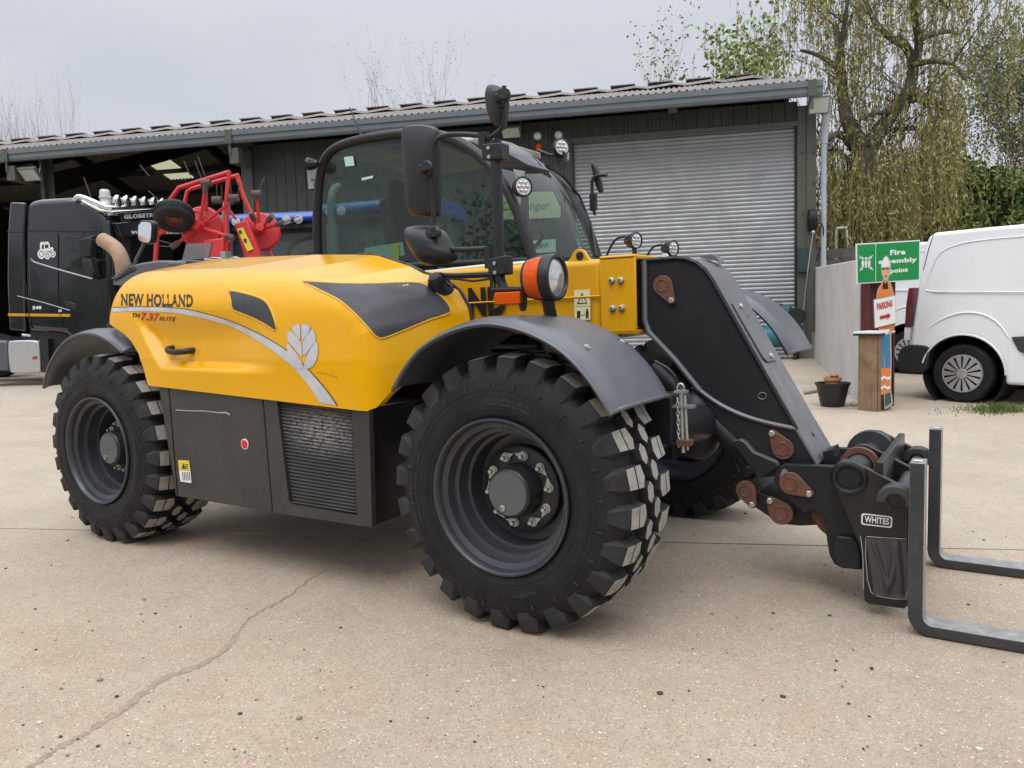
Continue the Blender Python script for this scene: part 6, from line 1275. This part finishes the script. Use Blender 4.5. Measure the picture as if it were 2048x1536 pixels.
# legs to the ground, hidden behind the telehandler
gzt=G(*pd(430,650)[:2])
for x_,o in ((311,0),(452,0),(520,.5),(430,.1)):
    P=pd(x_,520,o); b=B(); b.tube([P,V([P[0],P[1],gzt+.02])],.035,8); b.box(V([P[0],P[1],gzt+.015]),(.2,.2,.03)); b.o('stand_leg',M['red'],TE)
a=pd(311,520);c=pd(520,520); b=B(); b.tube([V([a[0],a[1],gzt+.6]),V([c[0],c[1],gzt+.6])],.05,8); b.o('frame_tube',M['red'],TE)
# ================================================================= BLUE TRACTORS
M['blue']=mat('tractor_blue',(.015,.07,.36),.32,var=.1,vscale=3,coat=.3); M['tractglass']=glass('tractor_glass',(.45,.52,.50),dust=.10)
def tractor(label,P0,ang):
    e=empty('blue_tractor',(0,0,0)); tag(e,label,'tractor','blue tractors parked by the shed'); 
    def p(x,y,z): return V([x,y,z])
    def add(b,n,m,par=e,**k): 
        o=b.o(n,m,None,**k); o.parent=par; return o
    b=B(); rf=[(-.95,2.72),(-1.0,2.85),(-.8,2.97),(.2,3.02),(.75,2.95),(.98,2.86),(.95,2.76)]; b.prism([p(x,-.88,z) for x,z in rf],(0,1.76,0)); roof=add(b,'roof',M['blue'],bev=.06,seg=3)
    b=B(); b.box((-.0,0,2.70),(1.8,1.7,.1)); add(b,'roof_lining',M['trim'],bev=.02)
    for y in (-.62,-.42,.42,.62):
        b=B(); b.lathe([(0,-.05),(.06,-.05),(.075,.0),(0,.01)],p(.97,y,2.80),(1,0,0),14); add(b,'roof_lamp',M['lens'])
    b=B()
    for y in (-.82,.82):
        b.tube([p(.85,y,1.35),p(.72,y,2.7)],.04,6); b.tube([p(-.1,y,1.1),p(-.05,y,2.7)],.03,6); b.tube([p(-.85,y,1.5),p(-.85,y,2.7)],.04,6)
    b.os('cab_frame',M['trim'],e)
    b=B(); 
    for y in (-.82,.82): b.add([p(.85,y,1.35),p(.72,y,2.7),p(-.85,y,2.7),p(-.85,y,1.5),p(-.3,y,1.0),p(.7,y,1.0)],[(0,1,2,3,4,5)])
    b.add([p(.86,-.8,1.4),p(.86,.8,1.4),p(.73,.8,2.7),p(.73,-.8,2.7)],[(0,1,2,3)]); b.add([p(-.86,-.8,1.4),p(-.86,.8,1.4),p(-.86,.8,2.7),p(-.86,-.8,2.7)],[(0,1,2,3)]); add(b,'cab_window',M['tractglass'],ang=0)
    b=B(); b.box((-.3,0,1.5),(.5,.55,.15)); b.box((-.55,0,1.9),(.14,.5,.75)); add(b,'seat',M['seat'],bev=.04)
    b=B(); hp=[(.85,.9),(.85,1.75),(1.6,1.72),(2.55,1.55),(2.75,1.35),(2.78,.85)]; b.prism([p(x,-.38,z) for x,z in hp],(0,.76,0)); add(b,'bonnet',M['blue'],bev=.06,seg=3)
    b=B(); b.box((2.76,0,1.15),(.06,.6,.55)); b.box((.9,0,.85),(3.4,.5,.4)); b.box((-.6,0,.9),(.9,.9,.6)); add(b,'chassis',M['trim'],bev=.02)
    b=B(); b.tube([p(.95,-.6,1.1),p(.95,-.6,2.6)],.09,12); b.tube(chaikin([p(.95,-.6,2.6),p(.95,-.6,2.95),p(.85,-.6,3.15),p(.7,-.6,3.2)],2),.06,12); add(b,'exhaust_stack',M['gutter'],ang=60)
    for y in (-.9,.9):
        b=B(); Pg=[[p(-.55+.95*math.cos(a),y-.28+.56*s,.92+.95*math.sin(a)) for s in (0,.5,1)] for a in np.linspace(.3,2.7,14)]; b.grid(Pg); add(b,'rear_fender',M['blue'],ang=60)
    for x,y,R,w_ in ((-.55,-.95,.88,.5),(-.55,.95,.88,.5),(2.05,-.9,.62,.42),(2.05,.9,.62,.42)):
        k=empty('wheel',(x,y,R)); k.parent=e; b=B(); b.lathe([(R*.5,-w_*.4),(R*.62,-w_*.5),(R*.9,-w_*.5),(R,-w_*.35),(R,w_*.35),(R*.9,w_*.5),(R*.62,w_*.5),(R*.5,w_*.4)],(0,0,0),(0,1,0),40)
        o=b.o('tyre',M['rubber'],None,ang=40); o.parent=k; b=B(); b.lathe([(R*.5,-w_*.3),(R*.45,-.02),(0,-.02)],(0,0,0),(0,1,0),28); o=b.o('rim',M['label'],None,ang=40); o.parent=k
    b=B(); b.prism([p(.78,-1.0,2.2),p(.78,-1.0,2.6),p(.80,-.86,2.6),p(.80,-.86,2.2)],(.05,0,0)); add(b,'mirror',M['trim'],bev=.01)
    e.location=Vector(tuple(P0)); e.rotation_euler=(0,0,ang); return e
def placed(px,z,ztop,D):   # ground spot under a roof pixel at depth D
    P=PD(*px,D); return V([P[0],P[1],G(P[0],P[1])])
t1=tractor('blue roofed tractor parked between the red tedder and the telehandler cab',placed((565,440),0,0,13.6),math.radians(-62))
t2=copytree(t1); t2['label']='blue tractor behind the telehandler cab, seen through its side window'; P=placed((790,415),0,0,12.4); t2.location=Vector(tuple(P)); t2.rotation_euler=(0,0,math.radians(-75))
# ================================================================= TREES
M['bark']=mat('tree_bark',(.12,.105,.075),.9,var=.45,vscale=6,bump=.3,bscale=25); M['willowleaf']=mat('willow_leaf',(.33,.31,.085),.6,var=.4,vscale=1.1,col2=(.17,.18,.05)); M['willowtwig']=mat('willow_twig',(.20,.16,.055),.8,var=.3,vscale=2)
M['leafbright']=mat('young_leaf',(.22,.32,.06),.6,var=.35,vscale=3); M['leafpale']=mat('pale_leaf',(.20,.24,.13),.6,var=.35,vscale=2); M['leafdark']=mat('hedge_leaf',(.10,.17,.045),.6,var=.5,vscale=.9,col2=(.16,.22,.06)); M['twig']=mat('bare_twig',(.22,.19,.16),.9,var=.3,vscale=5)
TW={}
def flush_twigs(b):
    if id(b) in TW:
        for L_ in sorted(set(len(q[0]) for q in TW[id(b)][1])):
            b.st=[q for q in TW[id(b)][1] if len(q[0])==L_]; b.flush()
        del TW[id(b)]
def branch(b,P,d,L,r,lv,tips,spread=.5,up=.15,n=4,kids=(2,3),shrink=.68,seg=4):
    pts=[P]; rr=[r]; dd=V(d)/np.linalg.norm(d)
    for k in range(n):
        dd=dd+rng.normal(0,.14,3)+V([0,0,up*.3]); dd/=np.linalg.norm(dd); pts.append(pts[-1]+dd*L/n); rr.append(r*(1-.5*(k+1)/n))
    (b.tube(pts,rr,seg) if lv>1 else TW.setdefault(id(b),(b,[]))[1].append((pts,rr)))
    if lv==0: tips.append((pts,dd)); return
    for k in range(rng.integers(kids[0],kids[1]+1)):
        i=rng.integers(max(1,n//2),n+1); nd=dd+rng.normal(0,spread,3)+V([0,0,up]); branch(b,pts[i],nd,L*shrink*rng.uniform(.8,1.2),rr[i]*.62,lv-1,tips,spread,up,n,kids,shrink,seg)
    branch(b,pts[-1],dd,L*shrink,rr[-1]*.9,lv-1,tips,spread,up,n,kids,shrink,seg)
def leafcard(b,P,d,l,w_): b.lc.append([*P,*d,l,w_])
# weeping willow
DW=21.0; wb=PD(1725,440,DW); wb[2]=G(wb[0],wb[1]); WI=empty('willow_tree',tuple(wb)); tag(WI,'large weeping willow with trailing yellow green strands beside the shed','tree')
b=B(); pw=lambda x,y,o=0.: PD(x,y,DW+o)
limbs=[([(1722,520),(1724,440),(1727,370),(1730,300)],.42,.30),([(1730,300),(1700,255),(1688,220),(1682,150),(1680,100),(1670,50)],.24,.08),([(1735,300),(1760,260),(1785,225),(1810,195),(1822,170),(1828,130),(1815,95),(1795,70)],.26,.08),([(1828,130),(1840,90),(1830,40),(1825,0),(1830,-60)],.13,.05),([(1815,95),(1770,70),(1740,30),(1720,-40)],.12,.04),([(1720,320),(1690,270),(1670,268),(1650,280),(1640,310)],.13,.05),([(1810,200),(1850,195),(1880,210),(1910,240)],.13,.04),([(1790,225),(1750,225),(1720,240)],.08,.03),([(1682,140),(1640,110),(1600,100)],.10,.03),([(1680,100),(1690,40),(1700,-30)],.09,.03),([(1835,80),(1890,60),(1920,70)],.10,.03),([(1828,130),(1870,120),(1910,130),(1930,160)],.09,.03),([(1825,0),(1870,-10),(1900,20)],.08,.03),([(1745,270),(1790,260),(1840,255),(1870,290)],.09,.03),([(1700,330),(1680,300),(1655,300)],.08,.03)]
anchors=[]
for pts,r0,r1 in limbs:
    o=rng.uniform(-1.2,1.2); P=[pw(*p_,o*(i/len(pts))) for i,p_ in enumerate(pts)]; P=chaikin(P,2); R_=np.linspace(r0,r1,len(P)); b.tube(P,R_,8); anchors+=P[len(P)//3:] if len(pts)>4 or r0<.2 else []
tips=[]
for k in range(110):
    P=anchors[rng.integers(len(anchors))]; branch(b,P,rng.normal(0,1,3)*V([1,1,.35])+V([0,0,.45]),rng.uniform(1.0,2.0),.030,1,tips,.6,.05,3,(2,3),.7,3)
flush_twigs(b); b.o('trunk',M['bark'],WI,ang=60)
sb=B(); lbm=B()
src=[p_[0][-1] for p_ in tips]+[p_[0][1] for p_ in tips]
for k in range(1700):
    P=src[rng.integers(len(src))]+rng.normal(0,.3,3); L_=rng.uniform(.5,1.6) if P[2]>6.5 else rng.uniform(1.2,3.4); L_=min(L_,max(.3,P[2]-1.6))
    dr=rng.normal(0,.18,3); dr[2]=0; n_=5; pts=[P+dr*L_*math.sin(t*1.5)*.6+V([0,0,-L_*t+(.22*math.sin(t*3.1) if L_<1.7 else 0)]) for t in np.linspace(0,1,n_)]
    sb.st.append((pts,[.008,.007,.006,.005,.003]))
    for i in range(int(L_*8)+2):
        t=rng.uniform(0,n_-1.01); i0=int(t); Q=lerp(pts[i0],pts[i0+1],t-i0); leafcard(lbm,Q,V([0,0,-1])+rng.normal(0,.6,3),rng.uniform(.09,.17),.020)
# lower curtain
for k in range(620):
    x=rng.uniform(1655,1835) if rng.random()<.72 else rng.uniform(1830,1930); y=rng.uniform(290,400) if x<1835 else rng.uniform(180,330); P=pw(x,y,rng.normal(0,1.3)); L_=rng.uniform(1.4,3.0) ; L_=min(L_,P[2]-.9); dr=rng.normal(0,.12,3); dr[2]=0
    pts=[P+dr*t*L_+V([0,0,-L_*t]) for t in np.linspace(0,1,5)]; sb.st.append((pts,[.010,.008,.007,.006,.003]))
    for i in range(int(L_*10)): t=rng.uniform(0,3.99); i0=int(t); Q=lerp(pts[i0],pts[i0+1],t-i0); leafcard(lbm,Q,V([0,0,-1])+rng.normal(0,.5,3),rng.uniform(.09,.18),.020)
sb.o('hanging_twigs',M['willowtwig'],WI,ang=0); lbm.o('crown',M['willowleaf'],WI,ang=0)
# generic tree
def tree(name,label,px,D,H,r,lv,leafm,nleaf,lsz,lean=(0,0,1),spread=.55,up=.2,kids=(2,3),group=None,barkm='bark',start=.35,base_y=None):
    P=PD(*px,D); P[2]=G(P[0],P[1]); e=empty(name,tuple(P)); tag(e,label,'tree',group); b=B(); tips=[]
    branch(b,P,lean,H*start,r,lv,tips,spread,up,5,kids,.72,6); flush_twigs(b); b.o('trunk',M[barkm],e,ang=60); l_=B()
    for k in range(nleaf):
        pts,dd=tips[rng.integers(len(tips))]; Q=pts[rng.integers(len(pts))]+rng.normal(0,lsz*1.2,3); leafcard(l_,Q,rng.normal(0,1,3),lsz*rng.uniform(.7,1.4),lsz*.38)
    l_.o('crown',M[leafm],e,ang=0); return e
tree('birch_tree','tall slender birch with pale sparse leaves behind the hedge','' and 0 or (2015,440),25,13.5,.10,5,'leafpale',9000,.10,(.02,0,1),.45,.22,(3,4),start=.24)
tree('birch_tree','slim birch leaning beside the tall birch, behind the white van',(2075,440),27,14,.09,5,'leafpale',7000,.10,(-.05,0,1),.45,.22,(3,4),start=.24)
tree('maple_tree','young bright green maple rising behind the shed roof',(1470,300),31,12.6,.13,4,'leafbright',2200,.22,(0,0,1),.42,.3,(2,3))
tree('sapling','thin sapling with few fresh leaves behind the shed ridge',(1325,300),33,13.2,.08,4,'leafbright',330,.13,(0,0,1),.32,.5,(2,2))
for px,H,lb in (((815,330),15.5,'tallest bare budding tree behind the shed ridge above the cab'),((872,330),14.5,'middle bare budding tree above the cab, between the tallest and shortest'),((905,330),13.5,'shortest bare budding tree behind the ridge, next to the front mirror')): tree('ash_tree',lb,px,38,H,.09,4,'leafpale',160,.07,(rng.normal(0,.05),0,1),.34,.55,(2,2),'bare trees above the cab','twig')
for k in range(9): tree('poplar_tree','bare grey poplar in the row behind the left end of the shed',(-15+18*k+rng.uniform(-4,4),400),62,19.5+rng.uniform(-1,1.5),.12,4,'leafpale',60,.09,(0,0,1),.25,.7,(2,3),'bare poplars behind the shed','twig')
# hedge bushes behind the van and a brick house gable half hidden by the willow
def bush(label,px,D,w_,h,n,m,sz):
    P=PD(*px,D); P[2]=G(P[0],P[1]); e=empty('hedge_bush',tuple(P)); tag(e,label,'bush','green bushes behind the white van'); b=B(); l_=B()
    for k in range(14): 
        q=P+RH*rng.uniform(-w_*.4,w_*.4)+FH*rng.uniform(-.4,.4); b.tube([q,q+V([rng.normal(0,.3),rng.normal(0,.3),h*rng.uniform(.5,.9)])],[.03,.008],4)
    b.o('stems',M['bark'],e); lumps=[(rng.uniform(-w_*.5,w_*.5),rng.uniform(-.5,.5),rng.uniform(.3,.85)*h,rng.uniform(.35,.75)) for k in range(int(w_*6))]
    for k in range(n):
        a,c,z,r_=lumps[rng.integers(len(lumps))]; v=rng.normal(0,1,3); v/=np.linalg.norm(v); Q=P+RH*a+FH*c+V([0,0,z])+v*r_*rng.uniform(.55,1.05)*V([1,1,.8]); 
        if Q[2]>P[2]: leafcard(l_,Q,rng.normal(0,1,3),sz*rng.uniform(.6,1.3),sz*.4)
    l_.o('crown',m,e,ang=0)
bush('tallest dense green bush, between the willow and the birch trunk',(1960,440),23.5,4.5,5.5,12000,M['leafdark'],.16)
bush('broad green bush under the birches behind the white van',(2060,440),24,4.0,5.3,9000,M['leafdark'],.16)
bush('low green bush between the willow curtain and the taller bush',(1890,440),24.5,3.0,4.6,6000,M['leafdark'],.15)
bush('brown green thicket behind the willow strands',(1760,440),24.5,5.0,3.6,7000,mat('thicket_leaf',(.12,.095,.04),.8,var=.5,vscale=1.2,col2=(.07,.075,.03)),.15)
P=PD(1760,440,27); P[2]=G(P[0],P[1]); e=empty('brick_house',tuple(P)); tag(e,'red brick house with low tiled roof half hidden behind the willow','house')
Rh=np.stack([RH,FH,V([0,0,1])],1); b=B(); b.box(P+V([0,0,1.2]),(5.0,3,2.4),Rh); b.o('wall',mat('brick_red',(.22,.085,.05),.9,var=.35,vscale=3),e); b=B(); b.prism([P+RH*-2.7-FH*1.7+V([0,0,2.35]),P+RH*2.7-FH*1.7+V([0,0,2.35]),P+RH*1.2+V([0,0,4.0]),P-RH*1.2+V([0,0,4.0])],FH*.1); b.prism([P+RH*2.7-FH*1.7+V([0,0,2.35]),P+RH*2.7+FH*1.7+V([0,0,2.35]),P+RH*1.2+V([0,0,4.0])],-RH*.1); b.o('roof',mat('clay_tile',(.20,.085,.05),.9,var=.4,vscale=5),e)
P=PD(1672,465,19); b=B(); b.cyl(V([P[0],P[1],G(P[0],P[1])]),P+V([0,0,.12]),.03,8); b.tube([P+V([0,0,.1]),P+RH*.25+V([0,0,.12]),P+RH*.3+V([0,0,-.4])],.03,8); o=b.o('white_pipe',M['white']); tag(o,'bent white pipe standing behind the concrete wall by the downpipe','pipe')

# wood across the yard behind the camera, mirrored in the lorry paint and the glass
wb_=B()
for k in range(22000):
    x=rng.uniform(-45,40); hgt=6.5+2.2*math.sin(x*.45)+1.5*math.sin(x*1.1+1); P=JD*x+JN*(-27+rng.normal(0,1.6)); wb_.lc.append([P[0],P[1],rng.uniform(.1,1)*hgt,*rng.normal(0,1,3),rng.uniform(.3,.6),.14])
o=wb_.o('tree_line',M['leafdark'],ang=0); tag(o,'dense line of leafy trees on the far edge of the yard','trees',kind='stuff')
